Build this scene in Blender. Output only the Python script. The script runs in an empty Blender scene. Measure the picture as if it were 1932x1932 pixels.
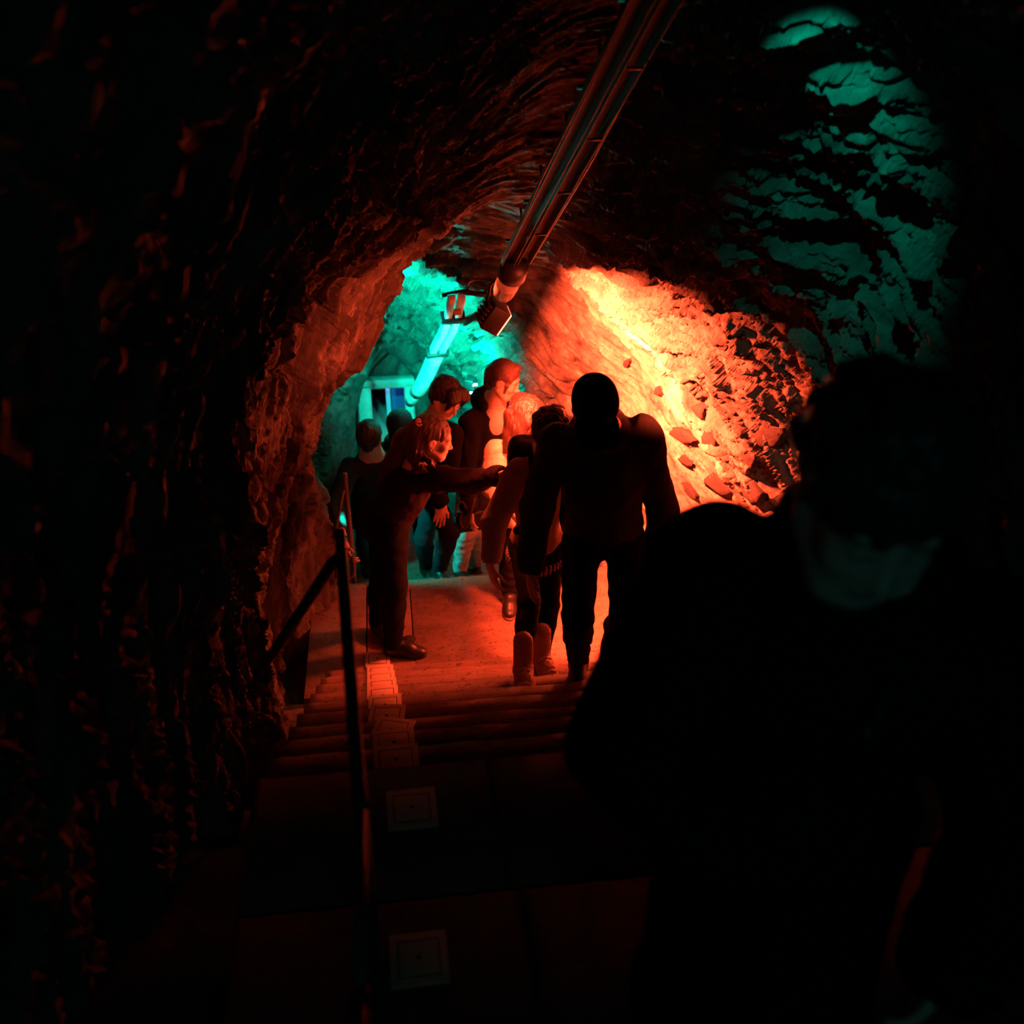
import bpy, bmesh, math, random
import numpy as np
from mathutils import Vector, Matrix

random.seed(4)
RNG = np.random.RandomState(7)
SC = bpy.context.scene
COL = SC.collection

# ------------------------------------------------------------------ camera, world, exposure
FPX = 1932.0
CAM = np.array([0.0, 0.0, 3.52])
PSI, PITCH, ROLL = math.radians(7.0), math.radians(27.0), math.radians(-0.5)
_r = np.array([math.cos(PSI), -math.sin(PSI), 0.0])
_F = np.array([math.sin(PSI) * math.cos(PITCH), math.cos(PSI) * math.cos(PITCH), -math.sin(PITCH)])
_u = np.cross(_r, _F)
CR = math.cos(ROLL) * _r + math.sin(ROLL) * _u
CU = np.cross(CR, _F)

cd = bpy.data.cameras.new('camera')
cd.lens, cd.sensor_width, cd.sensor_height = 36.0, 36.0, 36.0
cd.clip_start, cd.clip_end = 0.05, 60
cd.dof.use_dof = True
cd.dof.focus_distance = 4.9
cd.dof.aperture_fstop = 2.2
cam = bpy.data.objects.new('camera', cd)
COL.objects.link(cam)
M3 = Matrix((CR, CU, -_F)).transposed()
cam.matrix_world = Matrix.Translation(Vector(CAM)) @ M3.to_4x4()
SC.camera = cam

w = bpy.data.worlds.new('cave_dark')
SC.world = w
w.use_nodes = True
w.node_tree.nodes['Background'].inputs[0].default_value = (0.0, 0.0, 0.0, 1)
w.node_tree.nodes['Background'].inputs[1].default_value = 0.0
SC.view_settings.view_transform = 'Standard'
SC.view_settings.look = 'None'
SC.view_settings.exposure = 0.0
SC.view_settings.gamma = 1.0
SC.view_settings.use_curve_mapping = False
SC.cycles.use_denoising = True
SC.cycles.max_bounces = 6
SC.cycles.diffuse_bounces = 4


def lamp(name, kind, loc, aim, power, color, **kw):
    d = bpy.data.lights.new(name, kind)
    d.energy = power
    d.color = color
    for k, v in kw.items():
        setattr(d, k, v)
    o = bpy.data.objects.new(name, d)
    COL.objects.link(o)
    o.location = loc
    if aim is not None:
        o.rotation_euler = (Vector(aim) - Vector(loc)).to_track_quat('-Z', 'Y').to_euler()
    return o


RED = (1.0, 0.074, 0.025)
TEAL = (0.0, 0.86, 0.62)
RED_POS = Vector((0.58, 5.06, 2.02))
RED_AIM = Vector((1.62, 5.26, 1.34))
lamp('red_flood_light', 'AREA', RED_POS + (RED_AIM - RED_POS).normalized() * 0.03, RED_AIM, 640.0, RED,
     shape='RECTANGLE', size=0.12, size_y=0.10, spread=math.radians(124))
lamp('red_floor_light', 'AREA', (1.34, 5.25, 1.0), (0.1, 4.75, 0.75), 30.0, RED,
     shape='RECTANGLE', size=0.16, size_y=0.12, spread=math.radians(140))
lamp('red_wall_fill_light', 'SPOT', (1.60, 3.40, 2.15), (-0.30, 5.70, 1.85), 300.0, RED,  # added spot with no fixture, brightens the upper left wall
     spot_size=math.radians(38), spot_blend=0.7, shadow_soft_size=0.05)
lamp('red_spill_light', 'SPOT', (0.40, 4.88, 1.93), (0.18, 4.28, 0.4), 85.0, RED,  # extra spot beside the floodlight, added to strengthen its spill on the treads
     spot_size=math.radians(58), spot_blend=0.7, shadow_soft_size=0.04)
lamp('teal_chamber_light', 'SPOT', (0.50, 6.85, 0.95), (0.55, 7.9, 1.25), 220.0, TEAL,
     spot_size=math.radians(125), spot_blend=0.6, shadow_soft_size=0.04)
lamp('teal_floor_light', 'SPOT', (-0.38, 6.12, 0.45), (0.38, 6.5, -0.25), 40.0, TEAL,
     spot_size=math.radians(86), spot_blend=0.5, shadow_soft_size=0.04)
lamp('teal_side_light', 'SPOT', (-0.30, 6.80, 1.45), (0.60, 7.75, 1.15), 380.0, TEAL,
     spot_size=math.radians(100), spot_blend=0.6, shadow_soft_size=0.03)
lamp('teal_portal_light', 'SPOT', (0.30, 7.30, 1.15), (0.62, 5.7, 2.45), 90.0, TEAL,
     spot_size=math.radians(34), spot_blend=0.4, shadow_soft_size=0.02)
lamp('teal_vault_light', 'SPOT', (0.93, 2.50, 3.58), (1.66, 3.48, 2.66), 30.0, TEAL,
     spot_size=math.radians(45), spot_blend=1.0, shadow_soft_size=0.01)
lamp('blue_fill_light', 'POINT', (0.35, -1.6, 3.3), None, 6.0, (0.08, 0.6, 0.6), shadow_soft_size=0.3)
lamp('door_room_light', 'POINT', (-0.05, 9.55, 0.1), None, 1.4, (0.25, 0.5, 1.0), shadow_soft_size=0.1)


def P(px, py, Y):
    """the world point at distance Y along the stair axis that shows at pixel (px, py)"""
    d = (px - 966) / FPX * CR - (py - 966) / FPX * CU + _F
    return CAM + d * (Y / d[1])


# ------------------------------------------------------------------ materials
def new_mat(name):
    m = bpy.data.materials.new(name)
    m.use_nodes = True
    nt = m.node_tree
    return m, nt, nt.nodes['Principled BSDF']


def noise_node(nt, scale, detail=4, rough=0.6, coord=None, dist=0.0):
    n = nt.nodes.new('ShaderNodeTexNoise')
    n.inputs['Scale'].default_value = scale
    n.inputs['Detail'].default_value = detail
    n.inputs['Roughness'].default_value = rough
    n.inputs['Distortion'].default_value = dist
    if coord is not None:
        nt.links.new(coord, n.inputs['Vector'])
    return n


def obj_coord(nt, scale=(1, 1, 1), rot=(0, 0, 0)):
    tc = nt.nodes.new('ShaderNodeTexCoord')
    mp = nt.nodes.new('ShaderNodeMapping')
    mp.inputs['Scale'].default_value = scale
    mp.inputs['Rotation'].default_value = rot
    nt.links.new(tc.outputs['Object'], mp.inputs['Vector'])
    return mp.outputs['Vector']


def ramp(nt, fac, stops):
    r = nt.nodes.new('ShaderNodeValToRGB')
    el = r.color_ramp.elements
    while len(el) < len(stops):
        el.new(0.5)
    for e, (p, c) in zip(el, stops):
        e.position = p
        e.color = (c[0], c[1], c[2], 1)
    nt.links.new(fac, r.inputs['Fac'])
    return r


def bump(nt, bsdf, height, strength, dist):
    b = nt.nodes.new('ShaderNodeBump')
    b.inputs['Strength'].default_value = strength
    b.inputs['Distance'].default_value = dist
    nt.links.new(height, b.inputs['Height'])
    nt.links.new(b.outputs['Normal'], bsdf.inputs['Normal'])
    return b


def plain(name, color, rough=0.6, metal=0.0, var=0.15, scale=12.0, bmp=0.0, coat=0.0):
    m, nt, b = new_mat(name)
    c = obj_coord(nt)
    n = noise_node(nt, scale, 4, 0.6, c)
    lo = tuple(max(0, x * (1 - var)) for x in color)
    hi = tuple(min(1, x * (1 + var)) for x in color)
    r = ramp(nt, n.outputs['Fac'], [(0.3, lo), (0.7, hi)])
    nt.links.new(r.outputs['Color'], b.inputs['Base Color'])
    b.inputs['Roughness'].default_value = rough
    b.inputs['Metallic'].default_value = metal
    b.inputs['Coat Weight'].default_value = coat
    if bmp:
        bump(nt, b, n.outputs['Fac'], bmp, 0.01)
    return m


NF = np.array([0.67, 0.68, -0.31]); NF /= np.linalg.norm(NF)


def folia_coord(nt, k):
    """object coordinates squeezed along the foliation normal of the schist"""
    tc = nt.nodes.new('ShaderNodeTexCoord')
    d = nt.nodes.new('ShaderNodeVectorMath'); d.operation = 'DOT_PRODUCT'
    nt.links.new(tc.outputs['Object'], d.inputs[0]); d.inputs[1].default_value = tuple(NF)
    sc = nt.nodes.new('ShaderNodeVectorMath'); sc.operation = 'SCALE'
    sc.inputs[0].default_value = tuple(NF * (k - 1))
    nt.links.new(d.outputs['Value'], sc.inputs['Scale'])
    a = nt.nodes.new('ShaderNodeVectorMath'); a.operation = 'ADD'
    nt.links.new(tc.outputs['Object'], a.inputs[0]); nt.links.new(sc.outputs[0], a.inputs[1])
    return a.outputs[0]


def rock_mat(name, dark=(0.045, 0.04, 0.036), mid=(0.17, 0.15, 0.125), light=(0.33, 0.29, 0.24), rough=0.68):
    m, nt, b = new_mat(name)
    c = obj_coord(nt)
    cs = folia_coord(nt, 8.0)
    n1 = noise_node(nt, 2.6, 8, 0.62, c, 0.6)
    n2 = noise_node(nt, 2.6, 8, 0.65, cs, 0.3)
    mx = nt.nodes.new('ShaderNodeMath'); mx.operation = 'MULTIPLY_ADD'
    nt.links.new(n1.outputs['Fac'], mx.inputs[0]); mx.inputs[1].default_value = 0.5
    ml = nt.nodes.new('ShaderNodeMath'); ml.operation = 'MULTIPLY'
    nt.links.new(n2.outputs['Fac'], ml.inputs[0]); ml.inputs[1].default_value = 0.5
    nt.links.new(ml.outputs[0], mx.inputs[2])
    r = ramp(nt, mx.outputs[0], [(0.38, dark), (0.50, mid), (0.62, light)])
    nt.links.new(r.outputs['Color'], b.inputs['Base Color'])
    b.inputs['Roughness'].default_value = rough
    n3 = noise_node(nt, 70, 6, 0.7, c)
    n4 = noise_node(nt, 9.0, 8, 0.72, cs, 0.2)
    b1 = nt.nodes.new('ShaderNodeBump'); b1.inputs['Strength'].default_value = 1.0; b1.inputs['Distance'].default_value = 0.03
    nt.links.new(n4.outputs['Fac'], b1.inputs['Height'])
    b2 = nt.nodes.new('ShaderNodeBump'); b2.inputs['Strength'].default_value = 0.7; b2.inputs['Distance'].default_value = 0.006
    nt.links.new(n3.outputs['Fac'], b2.inputs['Height']); nt.links.new(b1.outputs['Normal'], b2.inputs['Normal'])
    nt.links.new(b2.outputs['Normal'], b.inputs['Normal'])
    return m


def wood_mat(name, lo, hi, rough=0.7, scale=(3, 30, 30), dots=False):
    m, nt, b = new_mat(name)
    c = obj_coord(nt, scale)
    n = noise_node(nt, 1.0, 6, 0.6, c, 0.8)
    r = ramp(nt, n.outputs['Fac'], [(0.3, lo), (0.72, hi)])
    out = r.outputs['Color']
    if dots:
        c2 = obj_coord(nt)
        n2 = noise_node(nt, 38, 3, 0.7, c2)
        r2 = ramp(nt, n2.outputs['Fac'], [(0.34, (0.22, 0.2, 0.18)), (0.42, (1, 1, 1))])
        n3 = noise_node(nt, 4.0, 3, 0.6, c2)
        r3 = ramp(nt, n3.outputs['Fac'], [(0.3, (0.7, 0.68, 0.66)), (0.6, (1, 1, 1))])
        mm = nt.nodes.new('ShaderNodeMix'); mm.data_type = 'RGBA'; mm.blend_type = 'MULTIPLY'
        mm.inputs['Factor'].default_value = 1
        nt.links.new(out, mm.inputs['A']); nt.links.new(r2.outputs['Color'], mm.inputs['B'])
        m2 = nt.nodes.new('ShaderNodeMix'); m2.data_type = 'RGBA'; m2.blend_type = 'MULTIPLY'
        m2.inputs['Factor'].default_value = 1
        nt.links.new(mm.outputs['Result'], m2.inputs['A']); nt.links.new(r3.outputs['Color'], m2.inputs['B'])
        out = m2.outputs['Result']
    nt.links.new(out, b.inputs['Base Color'])
    b.inputs['Roughness'].default_value = rough
    bump(nt, b, n.outputs['Fac'], 0.25, 0.004)
    return m


def cloth_mat(name, color, rough=0.85, fold=0.35, weave=260.0, sheen=0.0):
    m, nt, b = new_mat(name)
    c = obj_coord(nt)
    n1 = noise_node(nt, 9, 3, 0.55, c, 0.7)
    n2 = noise_node(nt, weave, 2, 0.6, c)
    r = ramp(nt, n2.outputs['Fac'], [(0.3, tuple(x * 0.75 for x in color)), (0.7, tuple(min(1, x * 1.2) for x in color))])
    nt.links.new(r.outputs['Color'], b.inputs['Base Color'])
    b.inputs['Roughness'].default_value = rough
    b.inputs['Specular IOR Level'].default_value = 0.1
    b.inputs['Sheen Weight'].default_value = sheen
    b1 = nt.nodes.new('ShaderNodeBump'); b1.inputs['Strength'].default_value = fold; b1.inputs['Distance'].default_value = 0.03
    nt.links.new(n1.outputs['Fac'], b1.inputs['Height'])
    b2 = nt.nodes.new('ShaderNodeBump'); b2.inputs['Strength'].default_value = 0.3; b2.inputs['Distance'].default_value = 0.002
    nt.links.new(n2.outputs['Fac'], b2.inputs['Height'])
    nt.links.new(b1.outputs['Normal'], b2.inputs['Normal'])
    nt.links.new(b2.outputs['Normal'], b.inputs['Normal'])
    return m


def hair_mat(name, lo, hi, curly=False):
    m, nt, b = new_mat(name)
    c = obj_coord(nt, (60, 60, 60) if curly else (150, 150, 9))
    n = noise_node(nt, 1.0, 4, 0.6, c, 0.5)
    r = ramp(nt, n.outputs['Fac'], [(0.3, lo), (0.7, hi)])
    nt.links.new(r.outputs['Color'], b.inputs['Base Color'])
    b.inputs['Roughness'].default_value = 0.42
    bump(nt, b, n.outputs['Fac'], 0.9, 0.006)
    return m


def skin_mat(name, color):
    m, nt, b = new_mat(name)
    c = obj_coord(nt)
    n = noise_node(nt, 14, 4, 0.6, c)
    r = ramp(nt, n.outputs['Fac'], [(0.3, tuple(x * 0.9 for x in color)), (0.7, color)])
    nt.links.new(r.outputs['Color'], b.inputs['Base Color'])
    b.inputs['Roughness'].default_value = 0.5
    b.inputs['Subsurface Weight'].default_value = 0.08
    b.inputs['Subsurface Radius'].default_value = (0.01, 0.004, 0.002)
    return m


def glow_mat(name, color, strength):
    m, nt, b = new_mat(name)
    n = noise_node(nt, 20, 2, 0.5, obj_coord(nt))
    r = ramp(nt, n.outputs['Fac'], [(0.2, tuple(x * 0.9 for x in color)), (0.8, color)])
    nt.links.new(r.outputs['Color'], b.inputs['Emission Color'])
    b.inputs['Base Color'].default_value = (0.02, 0.02, 0.02, 1)
    b.inputs['Emission Strength'].default_value = strength
    return m


def glass_mat(name):
    m, nt, b = new_mat(name)
    b.inputs['Base Color'].default_value = (0.92, 0.92, 0.9, 1)
    b.inputs['Transmission Weight'].default_value = 0.85
    b.inputs['IOR'].default_value = 1.25
    n = noise_node(nt, 30, 2, 0.5, obj_coord(nt))
    r = ramp(nt, n.outputs['Fac'], [(0.2, (0.1, 0.1, 0.1)), (0.8, (0.2, 0.2, 0.2))])
    nt.links.new(r.outputs['Color'], b.inputs['Roughness'])
    return m


M = {}
M['rock'] = rock_mat('cave_rock')
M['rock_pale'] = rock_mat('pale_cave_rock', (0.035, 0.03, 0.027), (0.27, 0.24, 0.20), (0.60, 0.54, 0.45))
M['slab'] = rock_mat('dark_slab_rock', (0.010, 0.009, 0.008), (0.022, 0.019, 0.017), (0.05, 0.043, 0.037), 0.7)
M['floor'] = rock_mat('cave_floor', (0.05, 0.045, 0.04), (0.12, 0.10, 0.09), (0.2, 0.18, 0.15), 0.8)
M['tread'] = wood_mat('worn_tread_wood', (0.13, 0.08, 0.055), (0.27, 0.18, 0.125), 0.7, dots=True)
M['ply'] = wood_mat('worn_plywood', (0.19, 0.12, 0.085), (0.33, 0.22, 0.16), 0.62, (5, 12, 12), dots=True)
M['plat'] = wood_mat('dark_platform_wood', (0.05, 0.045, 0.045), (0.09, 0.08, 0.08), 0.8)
M['plate'] = wood_mat('pale_plate_wood', (0.62, 0.48, 0.34), (0.78, 0.63, 0.46), 0.65, (4, 25, 25))
M['groove'] = plain('dark_groove', (0.02, 0.016, 0.014), 0.9)
M['rail'] = plain('painted_rail_steel', (0.055, 0.05, 0.055), 0.42, 0.2)
M['rail2'] = plain('worn_handrail', (0.09, 0.06, 0.055), 0.5)
M['black'] = plain('black_metal', (0.012, 0.012, 0.013), 0.5, 0.1)
M['tray'] = plain('galvanised_tray', (0.13, 0.115, 0.11), 0.6)
M['white'] = plain('white_enamel', (0.8, 0.8, 0.78), 0.4)
M['cable'] = plain('cable_sheath', (0.18, 0.15, 0.14), 0.45)
M['cable_black'] = plain('black_cable_sheath', (0.01, 0.01, 0.01), 0.5)
M['glass'] = glass_mat('lamp_glass')
M['diffuser'] = plain('frosted_diffuser', (0.75, 0.7, 0.66), 0.35, coat=0.4)
M['glow'] = glow_mat('red_lamp_glass', (1.0, 0.05, 0.03), 26.0)
M['tglow'] = glow_mat('teal_lamp_glass', (0.35, 1.0, 0.9), 14.0)
M['frame'] = plain('teal_grey_door_paint', (0.5, 0.55, 0.52), 0.5)
M['pale'] = plain('pale_blue_paint', (0.6, 0.65, 0.85), 0.5)
M['blue'] = plain('blue_panel_paint', (0.05, 0.16, 0.45), 0.5)
M['concrete'] = plain('grey_concrete', (0.4, 0.4, 0.38), 0.8, bmp=0.2)
M['skin'] = skin_mat('fair_skin', (0.74, 0.5, 0.4))
M['lips'] = plain('lips', (0.55, 0.24, 0.22), 0.45)
M['brow'] = plain('eyebrow_hair', (0.12, 0.07, 0.05), 0.7)
M['lash'] = plain('eyelid_line', (0.1, 0.05, 0.045), 0.6)
M['sclera'] = plain('eye_white', (0.75, 0.72, 0.7), 0.25)
M['black_cloth'] = cloth_mat('black_cloth', (0.008, 0.008, 0.009))
M['char_cloth'] = cloth_mat('charcoal_cloth', (0.018, 0.016, 0.02))
M['plum_cloth'] = cloth_mat('dark_brown_cloth', (0.022, 0.012, 0.017))
M['hoodie'] = cloth_mat('grey_hoodie_fleece', (0.07, 0.062, 0.062))
M['beige'] = cloth_mat('beige_knit', (0.36, 0.27, 0.2), weave=180)
M['cream'] = cloth_mat('cream_wool', (0.62, 0.5, 0.38), weave=120)
M['jeans'] = cloth_mat('pale_denim', (0.45, 0.5, 0.52))
M['dark_jeans'] = cloth_mat('dark_denim', (0.014, 0.016, 0.026))
M['tee'] = cloth_mat('pale_tee', (0.7, 0.6, 0.52))
M['suede'] = cloth_mat('tan_suede', (0.45, 0.3, 0.2), weave=150)
M['canvas'] = cloth_mat('pale_canvas', (0.55, 0.45, 0.38))
M['leather'] = plain('black_leather', (0.015, 0.013, 0.013), 0.4)
M['strap'] = plain('brown_leather_strap', (0.07, 0.028, 0.02), 0.5)
M['teal_cloth'] = cloth_mat('grey_green_cloth', (0.03, 0.04, 0.04))
M['hair_black'] = hair_mat('black_hair', (0.008, 0.006, 0.006), (0.035, 0.026, 0.022))
M['hair_curl'] = hair_mat('curly_black_hair', (0.006, 0.006, 0.006), (0.03, 0.026, 0.024), True)
M['hair_brown'] = hair_mat('brown_hair', (0.014, 0.007, 0.006), (0.075, 0.032, 0.024))
M['hair_auburn'] = hair_mat('light_brown_hair', (0.12, 0.05, 0.03), (0.34, 0.15, 0.09))
M['hair_blond'] = hair_mat('fair_hair', (0.05, 0.022, 0.018), (0.17, 0.075, 0.055))
M['pearl'] = plain('pearl_clip', (0.6, 0.3, 0.28), 0.3)
M['metal'] = plain('bright_metal', (0.6, 0.6, 0.6), 0.25, 1.0)


# ------------------------------------------------------------------ scene helpers
def tag(o, label=None, cat=None, group=None, kind=None):
    if label: o['label'] = label
    if cat: o['category'] = cat
    if group: o['group'] = group
    if kind: o['kind'] = kind
    return o


def empty(name, loc, label=None, cat=None, group=None):
    o = bpy.data.objects.new(name, None)
    o.empty_display_size = 0.1
    COL.objects.link(o)
    o.location = Vector(loc)
    return tag(o, label, cat, group)


def world_of(o):
    m = Matrix.Translation(o.location) @ o.rotation_euler.to_matrix().to_4x4()
    return world_of(o.parent) @ m if o.parent else m


def mesh_np(name, V, F, mat, parent=None, smooth=True, frame=None):
    """V (n,3) world coordinates, F (m,k) polygon indices; linked as one object"""
    V = np.asarray(V, float)
    F = np.asarray(F, np.int64)
    me = bpy.data.meshes.new(name)
    o = bpy.data.objects.new(name, me)
    COL.objects.link(o)
    if frame is not None:
        org, Rm = frame
        o.matrix_basis = Matrix.Translation(Vector(org)) @ Matrix(Rm.tolist()).to_4x4()
    pm = world_of(parent) if parent is not None else Matrix.Identity(4)
    if parent is not None:
        o.parent = parent
        if frame is not None:
            o.matrix_basis = pm.inverted() @ o.matrix_basis
    tot = (pm @ o.matrix_basis).inverted()
    T = np.array(tot)
    V = V @ T[:3, :3].T + T[:3, 3]
    n, k = F.shape
    me.vertices.add(len(V)); me.vertices.foreach_set('co', V.astype(np.float32).ravel())
    me.loops.add(n * k); me.loops.foreach_set('vertex_index', F.astype(np.int32).ravel())
    me.polygons.add(n); me.polygons.foreach_set('loop_start', np.arange(0, n * k, k, dtype=np.int32))
    me.update(calc_edges=True)
    if smooth:
        me.polygons.foreach_set('use_smooth', np.ones(n, bool))
    if isinstance(mat, (list, tuple)):
        for m in mat: me.materials.append(m)
    else:
        me.materials.append(mat)
    return o


class MB:
    """collects boxes and tubes into one mesh of quads"""
    def __init__(self): self.v, self.f, self.n = [], [], 0

    def add(self, V, F):
        self.v.append(np.asarray(V, float)); self.f.append(np.asarray(F, int) + self.n); self.n += len(V)

    def box(self, c, s, R=None, taper=1.0):
        s = np.asarray(s, float) / 2
        q = np.array([[-1, -1, -1], [1, -1, -1], [1, 1, -1], [-1, 1, -1], [-1, -1, 1], [1, -1, 1], [1, 1, 1], [-1, 1, 1]], float)
        q[4:, :2] *= taper
        q = q * s
        if R is not None: q = q @ np.asarray(R).T
        self.add(q + np.asarray(c, float), [[0, 3, 2, 1], [4, 5, 6, 7], [0, 1, 5, 4], [1, 2, 6, 5], [2, 3, 7, 6], [3, 0, 4, 7]])

    def tube(self, pts, r, seg=8, caps=True, square=False):
        pts = np.asarray(pts, float)
        n = len(pts)
        r = np.broadcast_to(np.asarray(r, float), (n,))
        t = np.gradient(pts, axis=0)
        t /= np.linalg.norm(t, axis=1)[:, None] + 1e-9
        ref = np.array([0, 0, 1.0])
        if abs(t[0] @ ref) > 0.9: ref = np.array([1.0, 0, 0])
        rings = []
        a = np.cross(t[0], ref); a /= np.linalg.norm(a)
        for i in range(n):
            a = a - t[i] * (a @ t[i]); a /= np.linalg.norm(a)
            b = np.cross(t[i], a)
            if square:
                ang = np.pi / 4 + np.arange(4) * np.pi / 2
                rr = r[i] * 1.414
            else:
                ang = np.arange(seg) * 2 * np.pi / seg
                rr = r[i]
            rings.append(pts[i] + rr * (np.cos(ang)[:, None] * a + np.sin(ang)[:, None] * b))
        seg = 4 if square else seg
        V = np.concatenate(rings)
        F = []
        for i in range(n - 1):
            for j in range(seg):
                k = (j + 1) % seg
                F.append([i * seg + j, i * seg + k, (i + 1) * seg + k, (i + 1) * seg + j])
        V = np.vstack([V, pts[0], pts[-1]])
        if caps:
            for j in range(0, seg, 2):
                F.append([len(V) - 2, (j + 2) % seg, j + 1, j])
                o = (n - 1) * seg
                F.append([len(V) - 1, o + j, o + j + 1, o + (j + 2) % seg])
        self.add(V, F)

    def build(self, name, mat, parent=None, smooth=False, bevel=0.0, frame=None):
        o = mesh_np(name, np.concatenate(self.v), np.concatenate(self.f), mat, parent, smooth, frame)
        if bevel:
            b = o.modifiers.new('edge', 'BEVEL'); b.width = bevel; b.segments = 2; b.limit_method = 'ANGLE'
        return o


def one(fn, name, mat, parent=None, **kw):
    mb = MB(); fn(mb)
    return mb.build(name, mat, parent, **kw)


def rotz(a): return np.array([[math.cos(a), -math.sin(a), 0], [math.sin(a), math.cos(a), 0], [0, 0, 1]])


def frame_from(d, up=(0, 0, 1)):
    """columns: right, forward = d, up"""
    d = np.asarray(d, float); d = d / np.linalg.norm(d)
    r = np.cross(d, np.asarray(up, float)); r /= np.linalg.norm(r)
    return np.stack([r, d, np.cross(r, d)], 1)


def curve_pts(ctrl, n=24):
    """Catmull-Rom through the control points"""
    c = np.asarray(ctrl, float)
    c = np.vstack([2 * c[0] - c[1], c, 2 * c[-1] - c[-2]])
    out = []
    segs = len(c) - 3
    for i in range(n):
        u = i / (n - 1) * segs
        k = min(int(u), segs - 1); t = u - k
        p0, p1, p2, p3 = c[k:k + 4]
        out.append(0.5 * (2 * p1 + (p2 - p0) * t + (2 * p0 - 5 * p1 + 4 * p2 - p3) * t * t + (3 * p1 - p0 - 3 * p2 + p3) * t ** 3))
    return np.array(out)


# ------------------------------------------------------------------ numpy noise
_perm = RNG.permutation(256)
_perm = np.concatenate([_perm, _perm, _perm])
_grad = RNG.normal(size=(256, 3)); _grad /= np.linalg.norm(_grad, axis=1)[:, None]


def perlin(p):
    i = np.floor(p).astype(np.int64)
    f = p - i
    u = f * f * f * (f * (f * 6 - 15) + 10)
    i &= 255
    out = np.zeros(len(p))
    for dx in (0, 1):
        wx = u[:, 0] if dx else 1 - u[:, 0]
        for dy in (0, 1):
            wy = u[:, 1] if dy else 1 - u[:, 1]
            for dz in (0, 1):
                wz = u[:, 2] if dz else 1 - u[:, 2]
                h = _perm[_perm[_perm[(i[:, 0] + dx) & 255] + ((i[:, 1] + dy) & 255)] + ((i[:, 2] + dz) & 255)]
                g = _grad[h]
                out += wx * wy * wz * (g[:, 0] * (f[:, 0] - dx) + g[:, 1] * (f[:, 1] - dy) + g[:, 2] * (f[:, 2] - dz))
    return out * 1.6


_cj = RNG.uniform(0.15, 0.85, (256, 3)); _ch = RNG.uniform(-1, 1, 256); _ct = RNG.normal(size=(256, 3))


def facets(p, tilt=0.5):
    """broken-rock height: each cell has its own level and its own tilted face"""
    i = np.floor(p).astype(np.int64)
    best = np.full(len(p), 1e9); val = np.zeros(len(p)); second = np.full(len(p), 1e9)
    for dx in (-1, 0, 1):
        for dy in (-1, 0, 1):
            for dz in (-1, 0, 1):
                c = i + (dx, dy, dz)
                h = _perm[_perm[_perm[c[:, 0] & 255] + (c[:, 1] & 255)] + (c[:, 2] & 255)]
                d = p - (c + _cj[h])
                q = (d * d).sum(1)
                v = _ch[h] + tilt * (d * _ct[h]).sum(1)
                m = q < best
                second = np.where(m, best, np.minimum(second, q))
                val = np.where(m, v, val)
                best = np.where(m, q, best)
    return val, np.sqrt(second) - np.sqrt(best)


def sstep(a, b, x):
    t = np.clip((x - a) / (b - a), 0, 1)
    return t * t * (3 - 2 * t)


# ------------------------------------------------------------------ the tunnel
RISE, RUN, Y1 = 0.147, 0.2655, 4.789
PLAT_Z, PLAT_Y = 10 * RISE, 4.789 - 9 * 0.2655
LAND_FAR = 5.95


def stair_z(y):
    if y <= PLAT_Y: return PLAT_Z
    if y <= Y1: return RISE * (1 + int((Y1 - y) / RUN + 1e-6))
    if y <= LAND_FAR: return 0.0
    return -RISE * min(3, 1 + int((y - LAND_FAR) / RUN)) if y < 7.5 else -3 * RISE


#       Y     left   right  floor  ceiling
SECT = np.array([
    [-2.6, -1.05, 2.15, 1.47, 4.5], [0.6, -1.05, 2.15, 1.47, 4.5], [1.4, -0.86, 2.08, 1.47, 4.3], [2.2, -0.70, 1.95, 1.47, 3.98],
    [2.8, -0.66, 1.92, 1.36, 3.80], [3.2, -0.66, 1.94, 1.12, 3.55], [3.6, -0.64, 1.94, 0.90, 3.33], [4.2, -0.78, 1.98, 0.50, 3.02],
    [4.5, -0.80, 1.92, 0.30, 2.84], [5.0, -0.72, 1.82, 0.00, 2.62], [5.5, -0.60, 1.66, 0.00, 2.50],
    [6.0, -0.50, 1.45, 0.00, 2.38], [6.15, -0.52, 1.38, -0.1, 2.34], [6.5, -0.72, 1.22, -0.45, 2.24], [7.0, -0.78, 1.04, -0.45, 1.98],
    [8.0, -0.72, 0.78, -1.0, 1.40], [9.0, -0.52, 0.5, -1.7, 0.62], [9.4, -0.50, 0.46, -1.7, 0.50]])


def sect(Y):
    return [np.interp(Y, SECT[:, 0], SECT[:, i]) for i in range(1, 5)]


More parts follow.
